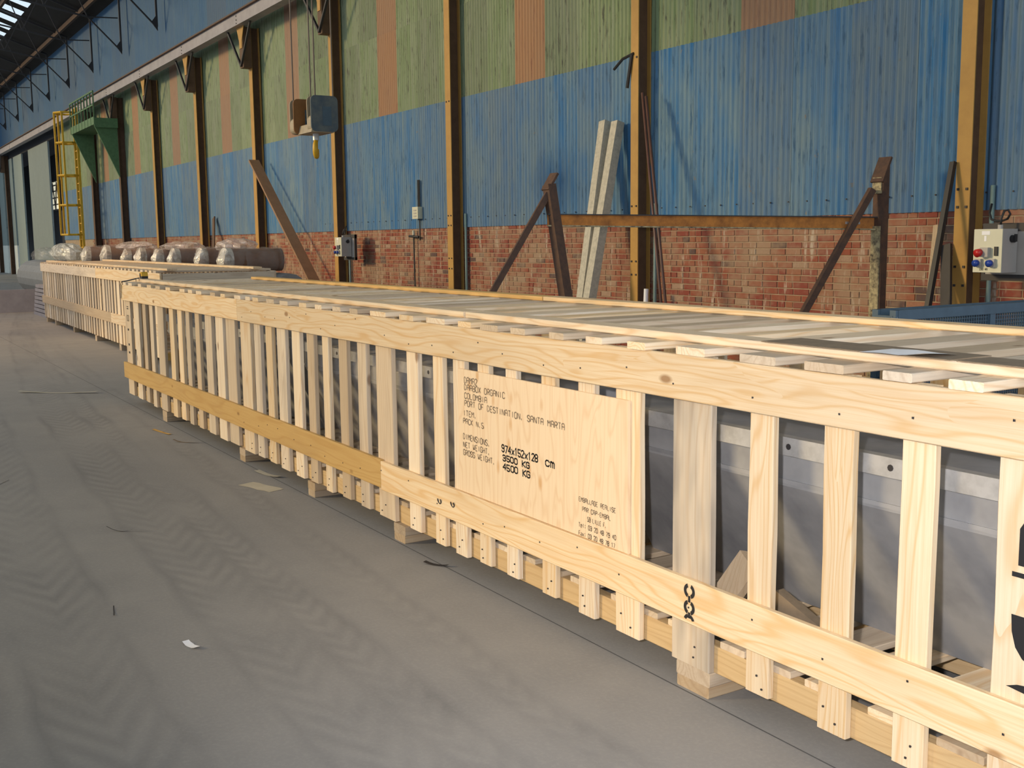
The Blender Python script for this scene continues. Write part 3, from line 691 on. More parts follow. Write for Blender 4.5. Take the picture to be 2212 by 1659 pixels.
# ---------------------------------------------------------------- freight inside the near crate
def duct(x0, x1, label):
    r = empty('metal_duct', (x0, 3.2, 0.214), label, 'duct'); L = x1-x0
    poly = [(-0.41, 0.70), (-0.41, 0.52), (-0.385, 0.47), (-0.14, 0.0), (0.55, 0.0), (0.62, 0.47), (0.62, 0.70)]
    MB().prism(poly, 0, 0, L).build('body', GALV, r)
    f = MB().box(-0.01, L+0.01, -0.45, -0.41, 0.640, 0.704).build('flange', FLANGE, r)
    MB().box(-0.01, L+0.01, 0.62, 0.66, 0.64, 0.704).build('flange', FLANGE, r)
    MB().box(-0.01, L+0.01, -0.415, -0.408, 0.53, 0.545).build('seam', GALV, r)
    mb = MB(); x = 0.25
    while x < L:
        mb.tube([(x, -0.452, 0.672), (x, -0.448, 0.672)], 0.011, 8); x += 0.43
    tag(mb.build('bolt_hole', DARK, f), kind='stuff')
    return r
duct(-3.75, -0.98, 'grey galvanised sheet duct with bright flange inside the near crate, right half')
duct(-7.3, -4.05, 'grey galvanised sheet duct inside the near crate, left of the stencilled panel')
duct(-11.0, -7.6, 'grey galvanised sheet duct inside the near crate, at its far left end')
# plastic wrapping slumped over the middle duct
mb = MB(); nx, ny = 26, 9
prof = [(0.66, 0.93), (0.2, 0.94), (-0.2, 0.945), (-0.47, 0.925), (-0.50, 0.80), (-0.47, 0.68), (-0.46, 0.55), (-0.42, 0.40), (-0.36, 0.25)]
vs = [(-7.0+2.7*i/(nx-1), 3.2+p[0]+(random.uniform(-0.012, 0.0) if 2 < j else 0), p[1]+random.uniform(0, 0.018)) for i in range(nx) for j, p in enumerate(prof)]
mb.add(vs, [(i*ny+j, i*ny+j+1, (i+1)*ny+j+1, (i+1)*ny+j) for i in range(nx-1) for j in range(ny-1)])
tag(mb.build('plastic_sheet', FILM, smooth=True), 'crumpled clear plastic film draped over the duct left of the panel', 'plastic film')
# offcuts and card lying in the crate
o = MB().bar((-2.86, 2.60, 0.235), (-2.72, 2.66, 0.475), 0.105, 0.035, (0, -1, 0.3)).build('wood_offcut', W['old_z']); tag(o, 'short grey nailed board offcut leaning inside the crate near the chain mark', 'wood offcut')
o = MB().prism([(-2.62, 0.216), (-2.35, 0.216), (-2.40, 0.33), (-2.60, 0.40)], 1, 2.66, 2.70).build('card_piece', CARD); tag(o, 'torn brown card piece lying beside the offcut inside the crate', 'card')
mb = MB()
for k in range(9):
    a = k*0.7; mb.bar((-2.30+0.06*math.cos(a*3), 2.62+0.012*k, 0.218+0.004*k), (-2.18+0.05*math.sin(a*5), 2.60+0.02*k, 0.222+0.006*k), 0.012, 0.003)
tag(mb.build('steel_strapping', DARK), 'tangle of cut packing straps lying on the crate floor near right', 'strapping')
# things on the crate top
o = board('brown_card_strip', CARD, None, -2.60, -1.88, 2.57, 2.755, 1.2636, 1.2666, 0.001, 3, 0.001); tag(o, 'flat brown card strip under the white paper on the crate top', 'card')
o = board('brown_card_strip', CARD, None, -1.86, -0.95, 2.57, 2.72, 1.2636, 1.2666, 0.001, 3, 0.001); tag(o, 'flat brown card strip at the right edge beside the papered one', 'card')
mb = MB(); nxp = 9
vs = []
for i in range(nxp):
    t = i/(nxp-1); x = -2.165+0.225*t
    for j in range(4):
        s_ = j/3; lift = 0.0012+(0.012*max(0, t-0.6)/0.4*(1-s_) if True else 0)+0.003*math.sin(4*t)**2
        vs.append((x-0.0*s_, 2.535+0.15*s_, 1.2668+lift))
mb.add(vs, [(i*4+j, (i+1)*4+j, (i+1)*4+j+1, i*4+j+1) for i in range(nxp-1) for j in range(3)])
tag(mb.build('paper_sheet', PAPER, smooth=True), 'white sheet of paper lying on the brown card on the near crate', 'paper')
o = board('black_block', BLACK, None, -1.75, -1.52, 3.25, 3.34, 1.2342, 1.285, 0, 1, 0.006); tag(o, 'black block on the crate top at the right edge of the photo', 'block')
# tape measure and strap
r = empty('tape_measure', (-11.30, 2.655, 1.2634), 'yellow and black tape measure on the far corner of the near crate', 'tape measure')
mb = MB().prism([(-0.045, 0.0), (0.045, 0.0), (0.048, 0.025), (-0.048, 0.025)], 1, -0.03, 0.03); mb.build('base', BLACK, r)
mb = MB().prism([(-0.048, 0.025), (0.048, 0.025), (0.042, 0.056), (0.02, 0.066), (-0.02, 0.066), (-0.042, 0.056)], 1, -0.03, 0.03); mb.build('case', YELLOW, r)
mb = MB().tube([(-0.02, -0.031, 0.035), (-0.02, -0.034, 0.035)], 0.02, 10); mb.build('face', BLACK, r)
mb = MB(); pts = [(-11.30, 2.61, 1.270), (-11.32, 2.57, 1.262), (-11.36, 2.50, 1.243), (-11.38, 2.453, 1.236), (-11.40, 2.443, 1.20), (-11.43, 2.444, 1.11), (-11.44, 2.446, 1.07)]
for p, q in zip(pts[:-1], pts[1:]): mb.bar(p, q, 0.025, 0.004, (0, -0.5, 0.5))
tag(mb.build('black_strap', BLACK), 'thin black strap hanging from the tape measure over the crate rail', 'strap')

# ---------------------------------------------------------------- rusty trestle in front of the wall
LP, RP = Vector((-8.29, 5.60, 0)), Vector((-6.995, 8.42, 0))
r = empty('steel_trestle', (-7.6, 7.0, 0), 'rusty welded steel trestle with a cross beam between two braced posts', 'trestle')
def tr(name, p, q, w_, h_, mat, upv=(0, 0, 1)):
    o = MB().bar(p, q, w_, h_, upv).build(name, mat, r); o.location = (7.6, -7.0, 0); return o
fd = (LP-RP).normalized(); pd = Vector((-fd.y, fd.x, 0))
ltop, lbot = Vector((-8.335, 5.57, 2.10)), Vector((-8.02, 5.72, 0.0))
po = tr('post', lbot, ltop, 0.085, 0.10, RUST, (0, 0, 1)); 
o = MB().prism([(8.368, 0), (8.452, 0), (8.452, 2.30), (8.368, 2.12)], 0, -7.045, -6.93).build('post', RUST, r); o.location = (7.6, -7.0, 0)
o = MB().box(-7.047, -6.945, 8.356, 8.368, 0, 1.70).build('post_face', SPOTTED, r); o.location = (7.6, -7.0, 0)
o = MB().box(-7.047, -6.945, 8.356, 8.368, 2.0, 2.15).build('post_face', SPOTTED, r); o.location = (7.6, -7.0, 0)
tr('cap', (-6.99, 8.350, 2.105), (-6.99, 8.462, 2.335), 0.145, 0.022, RUST, (0, -0.9, 0.42)); tr('cap', (-8.335, 5.530, 2.05), (-8.335, 5.630, 2.20), 0.12, 0.022, RUST, (0, -0.9, 0.42))
tr('brace', (-8.33, 5.555, 2.02), (-8.66, 4.66, 0.42), 0.055, 0.055, RUST); tr('brace', (-7.000, 8.30, 2.04), (-7.335, 7.30, 0.26), 0.06, 0.06, RUST)
b0, b1 = Vector((-8.33, 5.545, 1.782)), Vector((-7.02, 8.40, 1.727))
bm = tr('cross_beam', b0, b1, 0.02, 0.10, RUSTORANGE)
tr('beam_flange', b0+Vector((0, 0, 0.052)), b1+Vector((0, 0, 0.056)), 0.09, 0.010, DARK); tr('beam_flange', b0+Vector((0, 0, -0.05)), b1+Vector((0, 0, -0.058)), 0.09, 0.012, SPOTTED)
mb = MB()
for k in (0.10, 0.16):
    c = b1+(b0-b1)*k*0.6+Vector((0.012, -0.005, 0)); mb.box(c.x-0.012, c.x+0.012, c.y-0.012, c.y+0.012, c.z-0.012, c.z+0.012)
o = mb.build('bolt_pair', FLANGE, r); o.location = (7.6, -7.0, 0)

# ---------------------------------------------------------------- things leaning on the wall
def lean(name, p, q, w_, h_, mat, label, cat, group=None, upv=(0, -1, 0.2)):
    o = MB().bar(p, q, w_, h_, upv).build(name, mat); return tag(o, label, cat, group)
def ext(p, q, z):   # carry the line from top p through q down to height z
    p, q = Vector(p), Vector(q); t = (z-p.z)/(q.z-p.z); return p+(q-p)*t
a, b = Vector((-11.93, 8.88, 3.15)), Vector((-11.66, 8.32, 0.9)); lean('concrete_post', ext(a, b, 0.02), a, 0.13, 0.12, CONC, 'left one of two pale concrete posts leaning against the blue wall', 'concrete post', 'leaning concrete posts')
a, b = Vector((-11.66, 8.88, 3.12)), Vector((-11.48, 8.30, 0.9)); lean('concrete_post', ext(a, b, 0.02), a, 0.13, 0.12, CONC, 'right one of two pale concrete posts leaning against the blue wall', 'concrete post', 'leaning concrete posts')
for k, (ax, bx, lab) in enumerate(((-10.95, -10.06, 'left one of two thin rust-red rods leaning beside the ochre column'), (-10.88, -9.98, 'right one of two thin rust-red rods leaning beside the ochre column'))):
    a, b = Vector((ax, 8.72, 3.40-0.05*k)), Vector((bx, 8.30, 0.9)); mb = MB().tube([ext(a, b, 0.02), a], 0.018, 8)
    tag(mb.build('steel_rod', plain('rod_paint%d' % k, (0.14, 0.07, 0.055), 0.5, 0, 0.3), smooth=True), lab, 'rod', 'leaning rods')
a, b = Vector((-6.46, 8.715, 2.27)), Vector((-6.40, 8.36, 0.98))
mb = MB().bar(ext(a, b, 0.01), a, 0.045, 0.006, (0, -1, 0.2)); mb.bar(ext(a, b, 0.01)+Vector((0.02, 0.02, 0)), a+Vector((0.02, 0.02, 0)), 0.006, 0.045, (0, -1, 0.2))
tag(mb.build('angle_bar', BLACK), 'black steel angle bar leaning against the wall left of the cabinet column', 'angle bar')
a, b = Vector((-6.60, 8.72, 1.70)), Vector((-6.50, 8.52, 0.97)); lean('leaning_board', ext(a, b, 0.01), a, 0.05, 0.03, W['old_z'], 'narrow weathered board leaning behind the black angle bar', 'board')
a, b = Vector((-6.50, 8.74, 1.52)), Vector((-6.36, 8.58, 0.97)); lean('leaning_plate', ext(a, b, 0.01), a, 0.10, 0.03, DARK, 'dark grey plank leaning against the cabinet column', 'plank')
mb = MB().tube([(-10.78, 8.62, 0.0), (-10.83, 8.70, 0.98)], 0.03, 10); tag(mb.build('white_pipe', PAPER, smooth=True), 'short white pipe end standing at the foot of the ochre column by the rods', 'pipe')
lean('diagonal_brace', (-20.75, 8.60, 0.02), (-25.33, 8.62, 3.52), 0.05, 0.24, RUSTBROWN, 'brown diagonal steel brace sloping from the column down to the floor', 'brace', None, (0, -1, 0))
bpy.data.objects['diagonal_brace'].data.materials[0] = plain('brace_paint', (0.30, 0.17, 0.09), 0.65, 0, 0.25, 5)
a, b = Vector((-29.6, 8.9, 2.3)), Vector((-28.6, 8.5, 0.4)); lean('dark_board', ext(a, b, 0.01), a, 0.16, 0.03, RUSTBROWN, 'dark board leaning on the wall behind the wrapped rolls', 'board')

# conduits beside the columns
for (x, lab) in ((-6.19, 'grey conduit pipe running up behind the cream socket cabinet'), (-10.96, 'grey conduit pipe beside the column with the rods'), (-15.86, 'grey conduit pipe beside the column right of the white switch'), (-20.66, 'grey conduit pipe below the small socket box')):
    mb = MB().tube([(x, 8.945, 0.0), (x, 8.945, 2.05 if x > -20 else 1.3)], 0.022, 8); tag(mb.build('conduit_pipe', CONDUIT, smooth=True), lab, 'pipe')

# ---------------------------------------------------------------- electrical boxes
def socket_box(x, y, z, label, wx=0.275, dy=0.20, hz=0.372, detail=True):
    r = empty('socket_cabinet', (x, y, z), label, 'electrical box')
    MB().box(-wx/2, wx/2, 0, dy, 0, hz).build('body', BOXG, r)
    MB().box(-wx/2+0.002, wx/2-0.002, -0.008, 0, 0.002, hz-0.002).build('door', BOX, r)
    p = MB().box(-0.045, 0.03, -0.05, -0.008, 0.135, 0.215).build('socket_base', BOXG, r)
    MB().tube([(-0.045+0.0, -0.03, 0.178), (-0.05, -0.085, 0.165)], 0.036, 12, radii=[0.030, 0.036]).build('red_cover', RED, p, smooth=True)
    for sx in (-0.085, 0.045):
        p = MB().box(sx-0.02, sx+0.04, -0.035, -0.008, 0.048, 0.118).build('socket_base', BOXG, r)
        MB().tube([(sx+0.005, -0.02, 0.085), (sx, -0.062, 0.078)], 0.03, 12, radii=[0.027, 0.03]).build('blue_cover', BLUEP, p, smooth=True)
    MB().box(0.07, 0.102, -0.02, -0.008, 0.145, 0.222).build('breaker_window', BLACK, r)
    MB().box(-0.06, 0.018, -0.010, -0.0085, 0.322, 0.355).build('name_tag', PAPER, r); MB().box(-0.035, -0.014, -0.010, -0.0085, 0.268, 0.315).build('name_tag', PAPER, r)
    mb = MB(); text_mesh(mb, '230 4A', -0.07, 0.020, 0.01, 0.018, 0.003, -0.0095, False); mb.build('handwriting', MARK, r)
    MB().tube([(wx/2, 0.12, hz-0.085), (wx/2+0.03, 0.12, hz-0.085)], 0.032, 12).build('rotary_switch', BLACK, r)
    MB().box(wx/2+0.03, wx/2+0.045, 0.108, 0.132, hz-0.11, hz-0.045).build('switch_handle', BLACK, r)
    MB().tube([(0.06, 0.07, hz), (0.06, 0.07, hz+0.035)], 0.022, 10).build('cable_gland', BOXG, r)
    if detail:
        mb = MB().tube([(0.06, 0.07, hz+0.03), (0.065, 0.07, hz+0.09), (0.075, 0.09, hz+0.15), (0.105, 0.10, hz+0.16), (0.12, 0.11, hz+0.125), (0.09, 0.12, hz+0.085), (0.03, 0.14, hz+0.07), (-0.04, 0.16, hz+0.068), (-0.10, 0.17, hz+0.085), (-0.14, 0.20, hz+0.14), (-0.15, 0.24, hz+0.22)], 0.0095, 8)
        mb.build('cable', BLACK, r, smooth=True)
    fr = MB(); 
    for z0, z1 in ((-0.075, -0.02), (hz-0.02, hz+0.05)): fr.box(-wx/2-0.06, wx/2+0.16, dy, dy+0.05, z0, z1)
    for x0 in (-wx/2-0.06, wx/2+0.13): fr.box(x0, x0+0.03, dy+0.002, dy+0.048, -0.07, hz+0.05)
    fr.build('mounting_frame', DARK, r)
    MB().box(-wx/2-0.03, wx/2+0.13, dy+0.01, dy+0.03, -0.02, hz).build('back_plate', BOXG, r)
    MB().box(-wx/2-0.055, -wx/2+0.0, dy+0.05, 8.76-y, 0.1, 0.26).build('standoff', DARK, r)
    return r
socket_box(-5.868, 8.45, 1.284, 'cream socket cabinet with red and blue sockets at the right edge')
socket_box(-20.04, 8.45, 1.33, 'smaller looking cream socket box on the column behind the hook', 0.32, 0.20, 0.37)
r = empty('wall_switch', (-17.55, 8.93, 2.0), 'small white switch box on the blue wall with a pipe above', 'switch')
MB().box(-0.11, 0.11, -0.06, 0.03, 0, 0.21).build('box', BOX, r)
for k in range(3): MB().box(-0.05, 0.05, -0.066, -0.06, 0.04+0.05*k, 0.06+0.05*k).build('button', BOXG, r)
for sx in (0.02, 0.07): MB().tube([(sx, 0.0, 0.21), (sx, 0.0, 0.68)], 0.014, 6).build('conduit', BLACK, r)
MB().tube([(0.06, 0.0, 0.0), (0.06, 0.0, -0.38)], 0.014, 6).build('conduit', BLACK, r)
r = empty('pipe_clamp', (-17.74, 8.93, 0.0), 'thin dark standpipe with a cross valve under the white switch', 'pipe')
MB().tube([(0.02, 0, 0.0), (0.0, 0, 1.72)], 0.014, 8).build('standpipe', BLACK, r)
MB().tube([(-0.17, 0, 1.70), (0.20, 0, 1.68)], 0.022, 8).build('valve_bar', BLACK, r)
MB().tube([(0, 0, 1.72), (0, 0, 1.80)], 0.024, 8).build('valve_cap', BOX, r)

# wire on the wall up at the second column
mb = MB().tube([(-11.17, 8.752, 3.91), (-11.38, 8.74, 3.87), (-11.56, 8.74, 3.765)], 0.018, 6); mb.tube([(-11.20, 8.745, 3.90), (-11.236, 8.74, 3.72), (-11.285, 8.74, 3.50)], 0.022, 6)
tag(mb.build('cable_stub', BLACK), 'black cable stub hanging at the column above the concrete posts', 'cable')

# ---------------------------------------------------------------- crane bridge and hanging hook block
HB = Vector((-14.95, 5.95, 0))
r = empty('overhead_crane', (HB.x, 0, 6.99), 'crane bridge resting on the wall girder above the hook block', 'crane')
MB().box(-0.55, -0.37, -8.0, 8.6, 0.29, 0.75).build('bridge_girder', YELLOW, r); MB().box(0.62, 0.80, -8.0, 8.6, 0.29, 0.75).build('bridge_girder', YELLOW, r)
MB().box(-1.2, 1.6, 8.40, 8.62, 0.0, 0.28).build('end_carriage', YELLOW, r)
MB().box(-0.55, 0.80, HB.y-0.45, HB.y+0.45, 0.755, 1.2).build('trolley', HOUSE, r)
r = empty('hook_block', (HB.x, HB.y, 2.8), 'grey and orange double sheave hook block hanging on four ropes', 'hook block')
def rrect(w_, z0, z1, rad, nseg=4):
    P = []
    for cx_, cz, a0 in ((w_/2-rad, z1-rad, 0), (-w_/2+rad, z1-rad, PI/2), (-w_/2+rad, z0+rad, PI), (w_/2-rad, z0+rad, 3*PI/2)):
        for k in range(nseg+1):
            a = a0+PI/2*k/nseg; P.append((cx_+rad*math.cos(a), cz+rad*math.sin(a)))
    return P
for (xo, yo, mf, nm) in ((0.33, 0.06, HOUSE, 'grey'), (-0.18, 0.0, HOUSEO, 'orange')):
    h = MB().prism([(yo+a, b) for a, b in rrect(0.40, 0.34, 0.83, 0.07)], 0, xo-0.01, xo+0.012).build('sheave_cover', mf, r)
    h['label'] = nm+' painted sheave cover'
    MB().prism([(yo+a, b) for a, b in rrect(0.40, 0.34, 0.83, 0.07)], 0, xo-0.15, xo-0.128).build('inner_cover', HOUSEL, r)
    MB().prism([(yo+a, b) for a, b in rrect(0.40, 0.34, 0.57, 0.07)], 0, xo-0.128, xo-0.01).build('sheave_guard', HOUSEL, h)
    MB().tube([(xo-0.11, yo, 0.60), (xo-0.03, yo, 0.60)], 0.165, 18).build('sheave', DARK, r)
    MB().box(xo+0.012, xo+0.018, yo-0.03, yo+0.10, 0.42, 0.68).build('cover_plate', plain('cover_plate_paint', (0.07, 0.12, 0.16), 0.5), h)
    for sy in (-0.165, 0.165): MB().tube([(xo-0.07, yo+sy, 0.60), (xo-0.07, yo+sy, 4.94)], 0.011, 6).build('rope', CABLE, r)
MB().tube([(-0.30, 0.03, 0.55), (0.32, 0.03, 0.55)], 0.045, 12).build('axle', HOUSEL, r, smooth=True)
MB().prism([(-0.14, 0.33), (0.20, 0.33), (0.17, 0.45), (-0.11, 0.45)], 0, -0.18, 0.33).build('cross_head', HOUSEL, r)
hx, hy = 0.07, 0.03; vd = Vector((0.85, -0.526, 0))
MB().tube([(hx, hy, 0.36), (hx, hy, 0.24)], 0.045, 10).build('hook_shank', FLANGE, r)
pts = []; rad = []
for k in range(15):
    a = PI*0.62-k*(PI*1.62/14); pts.append(Vector((hx, hy, 0.12))+vd*(0.075*math.cos(a))+Vector((0, 0, 0.105*math.sin(a)))); rad.append(0.026+0.014*math.sin(PI*k/14))
MB().tube([(hx, hy, 0.25)]+pts, 0.03, 8, radii=[0.03]+rad).build('hook', YELLOW, r, smooth=True)

# ---------------------------------------------------------------- steel mesh bin behind the near crate
r = empty('mesh_rack', (-3.98, 4.94, 0), 'blue-grey steel mesh rack standing behind the crate at right', 'mesh rack')
LX, LY = 0.12, 2.4; Z1 = 1.20
for (x, y) in ((0, 0), (-LX, 0), (0, LY), (-LX, LY)): MB().box(x-0.02, x+0.02, y-0.02, y+0.02, 0, Z1).build('corner_post', MESHBLUE, r)
MB().box(-0.022, 0.022, 0.0, LY, Z1-0.055, Z1).build('top_rail', MESHBLUE, r); MB().box(-LX-0.022, -LX+0.022, 0.0, LY, Z1-0.055, Z1).build('top_rail', MESHBLUE, r)
MB().box(-LX, 0, -0.022, 0.022, Z1-0.075, Z1-0.03).build('top_rail', MESHBLUE, r); MB().box(-LX, 0, LY-0.02, LY+0.02, Z1-0.055, Z1).build('top_rail', MESHBLUE, r)
MB().box(-LX, 0, 0, LY, 0.12, 0.15).build('bottom_tray', MESHBLUE, r)
for y in (0.85, 1.6): MB().box(-0.015, 0.015, y-0.025, y+0.025, 0.15, Z1-0.05).build('upright', MESHBLUE, r)
for xx, nm in ((0.0, 'mesh_panel'), (-LX, 'mesh_panel')):
    mb = MB(); y = 0.03
    while y < LY: mb.box(xx-0.003, xx+0.003, y-0.003, y+0.003, 0.15, Z1-0.05); y += 0.022
    z = 0.6
    while z < Z1-0.05: mb.box(xx-0.0028, xx+0.0028, 0, LY, z-0.002, z+0.002); z += 0.022
    tag(mb.build(nm, MESHBLUE, r), kind='stuff')
mb = MB(); x = -LX+0.04
while x < 0: mb.box(x-0.003, x+0.003, -0.003, 0.003, 0.15, Z1-0.07); x += 0.04
z = 0.18
while z < Z1-0.07: mb.box(-LX, 0, -0.0028, 0.0028, z-0.003, z+0.003); z += 0.04
tag(mb.build('mesh_panel', MESHBLUE, r), kind='stuff')
MB().bar((0, 0.0, Z1-0.02), (0.03, -0.05, Z1-0.12), 0.03, 0.01).build('latch', FLANGE, r)

# ---------------------------------------------------------------- wrapped rolls behind the far crate
def roll(x0, x1, y, z, rad, label, mat, group, sleeve=True, wob=0.012):
    r = empty('wrapped_roll', (x0, y, z), label, 'roll', group); L = x1-x0; nn = 14; ns = 16
    mb = MB(); pts = [(L*k/nn, random.uniform(-wob, wob), random.uniform(-wob, wob)) for k in range(nn+1)]
    rr = [rad*random.uniform(0.97, 1.03) for _ in range(nn+1)]; mb.tube(pts, rad, ns, radii=rr); mb.build('roll_core', mat, r, smooth=False)
    if sleeve:
        mb = MB(); pts = [(-0.05+(L+0.10)*k/(nn*2), random.uniform(-wob, wob), random.uniform(-wob, wob)+0.012) for k in range(nn*2+1)]
        mb.tube(pts, rad, ns, radii=[rad*random.uniform(1.05, 1.16) for _ in range(nn*2+1)]); mb.build('plastic_sleeve', FILM, r, smooth=True)
    return r
for yy, zz, lab in ((5.62, 0.28, 'grey roll in the bottom layer, front one, under the brown rolls'), (6.22, 0.28, 'grey roll in the bottom layer, rear one, under the brown rolls'), (5.62, 0.85, 'left one of two grey roll ends showing under the brown rolls'), (6.22, 0.85, 'right one of two grey roll ends showing under the brown rolls')):
    roll(-30.5, -16.75, yy, zz, 0.275, lab, GREYROLL, 'grey rolls under the brown ones', False, 0.0)
def short_roll(x, y0, y1, z, rad, label, mat, end=True):
    r = empty('wrapped_roll', (x, y0, z), label, 'roll', 'plastic wrapped rolls behind the far crate'); L = y1-y0; nn = 8; ns = 18
    MB().tube([(0, L*k/nn, 0) for k in range(nn+1)], rad, ns, radii=[rad*random.uniform(0.97, 1.02) for _ in range(nn+1)]).build('roll_core', mat, r, smooth=True)
    mb = MB(); m2 = 18
    mb.tube([(random.uniform(-.01, .01), -0.03+(L+0.06)*k/m2, random.uniform(0, .02)) for k in range(m2+1)], rad, ns, radii=[rad*random.uniform(1.03, 1.14) for _ in range(m2+1)]); mb.build('plastic_sleeve', FILM, r, smooth=True)
    if end:
        mb = MB(); mb.tube([(0, 0.10, 0), (0, 0.0, 0), (random.uniform(-.03, .03), -0.06, 0.0), (0, -0.10, 0.02)], rad, ns, radii=[rad*1.07, rad*1.09, rad*0.85, rad*0.25]); mb.build('gathered_film_end', FILM2, r)
    return r
ZR = 1.145
a = short_roll(-17.25, 5.32, 6.25, ZR+0.19, 0.185, 'brown plastic wrapped roll at the right end of the row', CARPET)
b = short_roll(-20.7, 5.42, 6.30, ZR+0.19, 0.185, 'brown plastic wrapped roll carrying a white paper label', CARPET)
MB().prism([(0.34, -0.09), (0.62, -0.10), (0.64, 0.09), (0.36, 0.10)], 0, 0.186, 0.192).build('paper_label', PAPER, b)
for k in (0.43, 0.55): MB().box(0.192, 0.196, k-0.035, k+0.035, -0.06, -0.005).build('label_print', BOXG, b)
short_roll(-18.2, 5.60, 6.40, ZR+0.18, 0.175, 'brown wrapped roll just left of the rightmost one', CARPET)
short_roll(-19.4, 5.55, 6.45, ZR+0.19, 0.185, 'brown wrapped roll between the labelled and the rightmost pair', CARPET)
short_roll(-22.2, 5.50, 6.35, ZR+0.18, 0.175, 'wrapped roll whose milky end shows left of the labelled roll', CARPET)
short_roll(-23.6, 5.50, 6.35, ZR+0.19, 0.185, 'wrapped roll second left of the labelled roll', CARPET)
short_roll(-25.0, 5.52, 6.35, ZR+0.18, 0.175, 'wrapped roll third left of the labelled roll', CARPET)
short_roll(-27.0, 5.5, 6.40, ZR+0.22, 0.215, 'wrapped roll fourth left of the labelled roll', CARPET)
short_roll(-29.3, 5.5, 6.40, ZR+0.21, 0.205, 'wrapped roll near the left end of the row', CARPET)
def puff(x, y, z, sx, sy, sz, label, mat):
    mb = MB(); nu, nv = 18, 10
    vs = []
    for j in range(nv):
        ph = PI*j/(nv-1)
        for i in range(nu):
            th = 2*PI*i/nu; k = 1+random.uniform(-0.13, 0.13)*(0 < j < nv-1)
            vs.append((sx*k*math.sin(ph)*math.cos(th), sy*k*math.sin(ph)*math.sin(th), max(-0.6, k*math.cos(ph))*sz))
    mb.add(vs, [(j*nu+i, j*nu+(i+1) % nu, (j+1)*nu+(i+1) % nu, (j+1)*nu+i) for j in range(nv-1) for i in range(nu)])
    o = mb.build('plastic_bundle', mat, loc=(x, y, z)); return tag(o, label, 'plastic bundle', 'plastic bundles over the rolls')
roll(-40.5, -31.0, 5.9, 0.57, 0.56, 'large grey wrapped roll under the white plastic bundles', GREYROLL, None, False, 0.0)
puff(-33.2, 5.75, 1.36, 1.3, 0.42, 0.30, 'large bright white plastic bundle near the left end of the row', FILM2)
puff(-18.7, 6.0, 1.56, 0.55, 0.33, 0.13, 'crumpled clear plastic heaped over the rolls, right hump', FILMH)
puff(-22.0, 5.95, 1.54, 0.9, 0.36, 0.11, 'crumpled clear plastic heaped over the rolls, middle hump', FILMH)
puff(-25.8, 5.95, 1.55, 1.0, 0.38, 0.12, 'crumpled clear plastic heaped over the rolls, left hump', FILMH)
puff(-37.2, 5.8, 1.30, 1.4, 0.40, 0.24, 'flat clear plastic bundle at the far left end of the row', FILM)

# ---------------------------------------------------------------- green platform and yellow ladder at the far left
r = empty('crane_platform', (-41.68, 8.0, 5.66), 'green steel access platform high on the wall with handrail', 'platform')
MB().box(-2.08, 2.08, 0.0, 0.74, 0.0, 0.10).build('deck', PLATGREEN, r)
MB().box(-2.08, 2.08, -0.03, 0.0, 0.0, 0.26).build('toe_board', PLATGREEN, r)
MB().box(2.08, 2.11, -0.03, 0.74, -0.1, 0.22).build('end_plate', PLATGREEN, r)
for k in range(9): MB().box(-2.08+0.52*k-0.02, -2.08+0.52*k+0.02, -0.04, 0.0, 0.0, 1.10).build('rail_post', PLATGREEN, r)
for z in (0.62, 1.07): MB().box(-2.08, 2.08, -0.04, 0.0, z, z+0.05).build('handrail', PLATGREEN, r)
for x in (-1.95, 1.95): MB().prism([(-0.02, 0.0), (0.74, 0.0), (0.74, -1.75)], 0, x-0.04, x+0.04).build('bracket', PLATGREEN, r)
r = empty('caged_ladder', (-45.0, 8.0, 0), 'yellow caged steel ladder up to the green platform', 'ladder')
for sx in (0.42, 0.95): MB().box(sx-0.06, sx+0.06, 0.2, 0.28, 0.0, 6.7).build('stile', YELLOW, r)
for k in range(21): MB().box(0.42, 0.95, 0.22, 0.26, 0.3+0.3*k, 0.34+0.3*k).build('rung', YELLOW, r)
for z in (2.0, 3.1, 4.2, 5.4, 6.5):
    mb = MB().tube([(0.42, 0.2, z), (0.2, 0.0, z), (0.2, -0.3, z), (0.6, -0.48, z), (1.0, -0.3, z), (1.1, 0.0, z), (0.95, 0.2, z)], 0.04, 6); mb.build('cage_hoop', YELLOW, r)
for (x, y) in ((0.2, -0.28), (0.6, -0.48), (1.02, -0.28)): MB().box(x-0.04, x+0.04, y-0.03, y+0.03, 2.0, 6.5).build('cage_strap', YELLOW, r)

# ---------------------------------------------------------------- clutter at the far left
for k in range(8):
    o = MB().box(-27.9, -26.2, 4.0+0.01*k, 5.2, 0.09*k, 0.09*k+0.07).build('steel_plate', GREYSTEEL)
    tag(o, ('lowest', 'second lowest', 'third lowest', 'fourth lowest', 'fourth from top', 'third from top', 'second from top', 'topmost')[k]+' grey steel plate in the stack just beyond the far crate', 'steel plate', 'stacked steel plates beyond the far crate')
r = empty('loading_ramp', (-31.5, 3.6, 0), 'sloping grey steel ramp lying on the floor at far left', 'ramp')
MB().prism([(0, 0), (2.6, 0), (2.6, 0.55), (2.5, 0.55)], 1, -0.6, 0.9).build('plate', GREYSTEEL, r)
MB().prism([(-0.2, 0), (0, 0), (2.5, 0.55), (2.4, 0.58)], 1, 0.9, 0.96).build('edge', DARK, r)
r = empty('barrier_frame', (-57.0, 6.2, 0), 'dark tubular barrier frame at the left edge of the hall', 'barrier')
MB().tube([(0, 0, 0), (0, 0, 1.15), (-1.6, 0, 1.15), (-1.6, 0, 0)], 0.06, 8).build('frame', DARK, r); MB().tube([(0, 0, 0.35), (-1.6, 0, 0.35)], 0.05, 8).build('lower_bar', DARK, r)
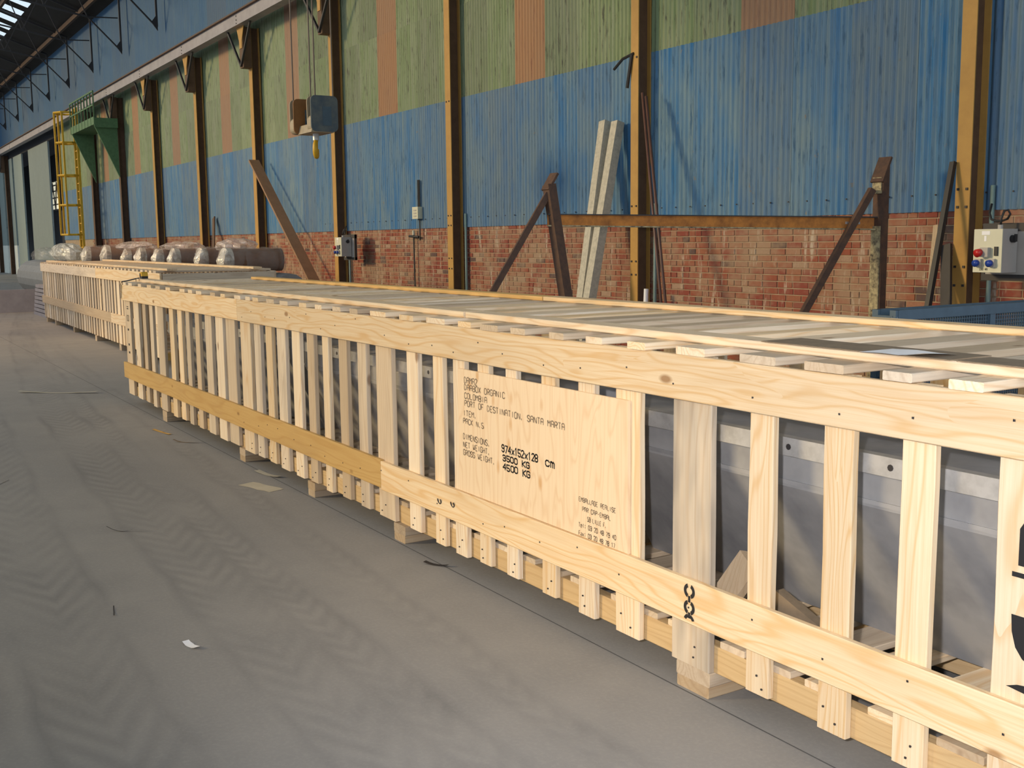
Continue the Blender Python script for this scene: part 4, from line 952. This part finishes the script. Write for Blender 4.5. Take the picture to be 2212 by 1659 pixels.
MB().box(-1.6, 0, -0.06, 0.06, 0, 0.12).build('kickboard', OCHRE, r)

# ---------------------------------------------------------------- litter on the floor
def scrap(name, mat, x, y, sx, sy, rot, label, cat, curl=0.0):
    mb = MB(); nn = 6
    vs = []
    for i in range(nn+1):
        t = i/nn-0.5
        for j in (-0.5, 0.5): vs.append((sx*t, sy*j*(1-0.25*random.random()), 0.0015+curl*(2*t)**2))
    mb.add(vs, [(2*i, 2*i+2, 2*i+3, 2*i+1) for i in range(nn)])
    o = mb.build(name, mat, loc=(x, y, 0)); o.rotation_euler = (0, 0, rot); tag(o, label, cat); return o
PALEP = plain('dusty_card', (0.50, 0.46, 0.36), 0.85, 0, 0.15)
scrap('card_scrap', PALEP, -6.90, 2.30, 0.34, 0.14, 0.3, 'flat pale card scrap on the floor beside the crate', 'scrap')
scrap('paper_scrap', PAPER, -4.26, 1.10, 0.10, 0.035, 0.2, 'small white paper scrap on the floor in front', 'scrap', 0.008)
scrap('wood_chip', W['amber_x'], -9.46, 2.30, 0.36, 0.035, 0.15, 'orange wood sliver on the floor near the crate skid', 'wood chip', 0.005)
scrap('plastic_strip', PALEP, -12.7, 2.0, 0.9, 0.06, 0.9, 'thin pale plastic strip on the floor by the crate corner', 'scrap', 0.02)
scrap('wood_chip', CARD, -8.85, 2.33, 0.22, 0.025, 0.7, 'dark curved wood sliver right of the orange one', 'wood chip', 0.02)
scrap('wire_piece', DARK, -6.25, 1.27, 0.18, 0.008, 1.0, 'short dark wire piece standing out on the middle floor', 'wire', 0.03)
scrap('wire_piece', DARK, -4.87, 0.93, 0.14, 0.006, -0.2, 'thin dark wire lying on the left front floor', 'wire', 0.003)
scrap('twig', DARK, -8.0, 0.85, 0.25, 0.006, -0.6, 'thin dark splinter at the left edge of the floor', 'wire', 0.003)
scrap('leaf_scrap', PALEP, -7.25, 2.47, 0.30, 0.05, 0.2, 'dusty torn strip under the crate edge', 'scrap', 0.01)
scrap('dark_scrap', DARK, -4.69, 2.44, 0.14, 0.03, 0.5, 'dark rubber scrap on the floor in front of the label panel', 'scrap', 0.01)
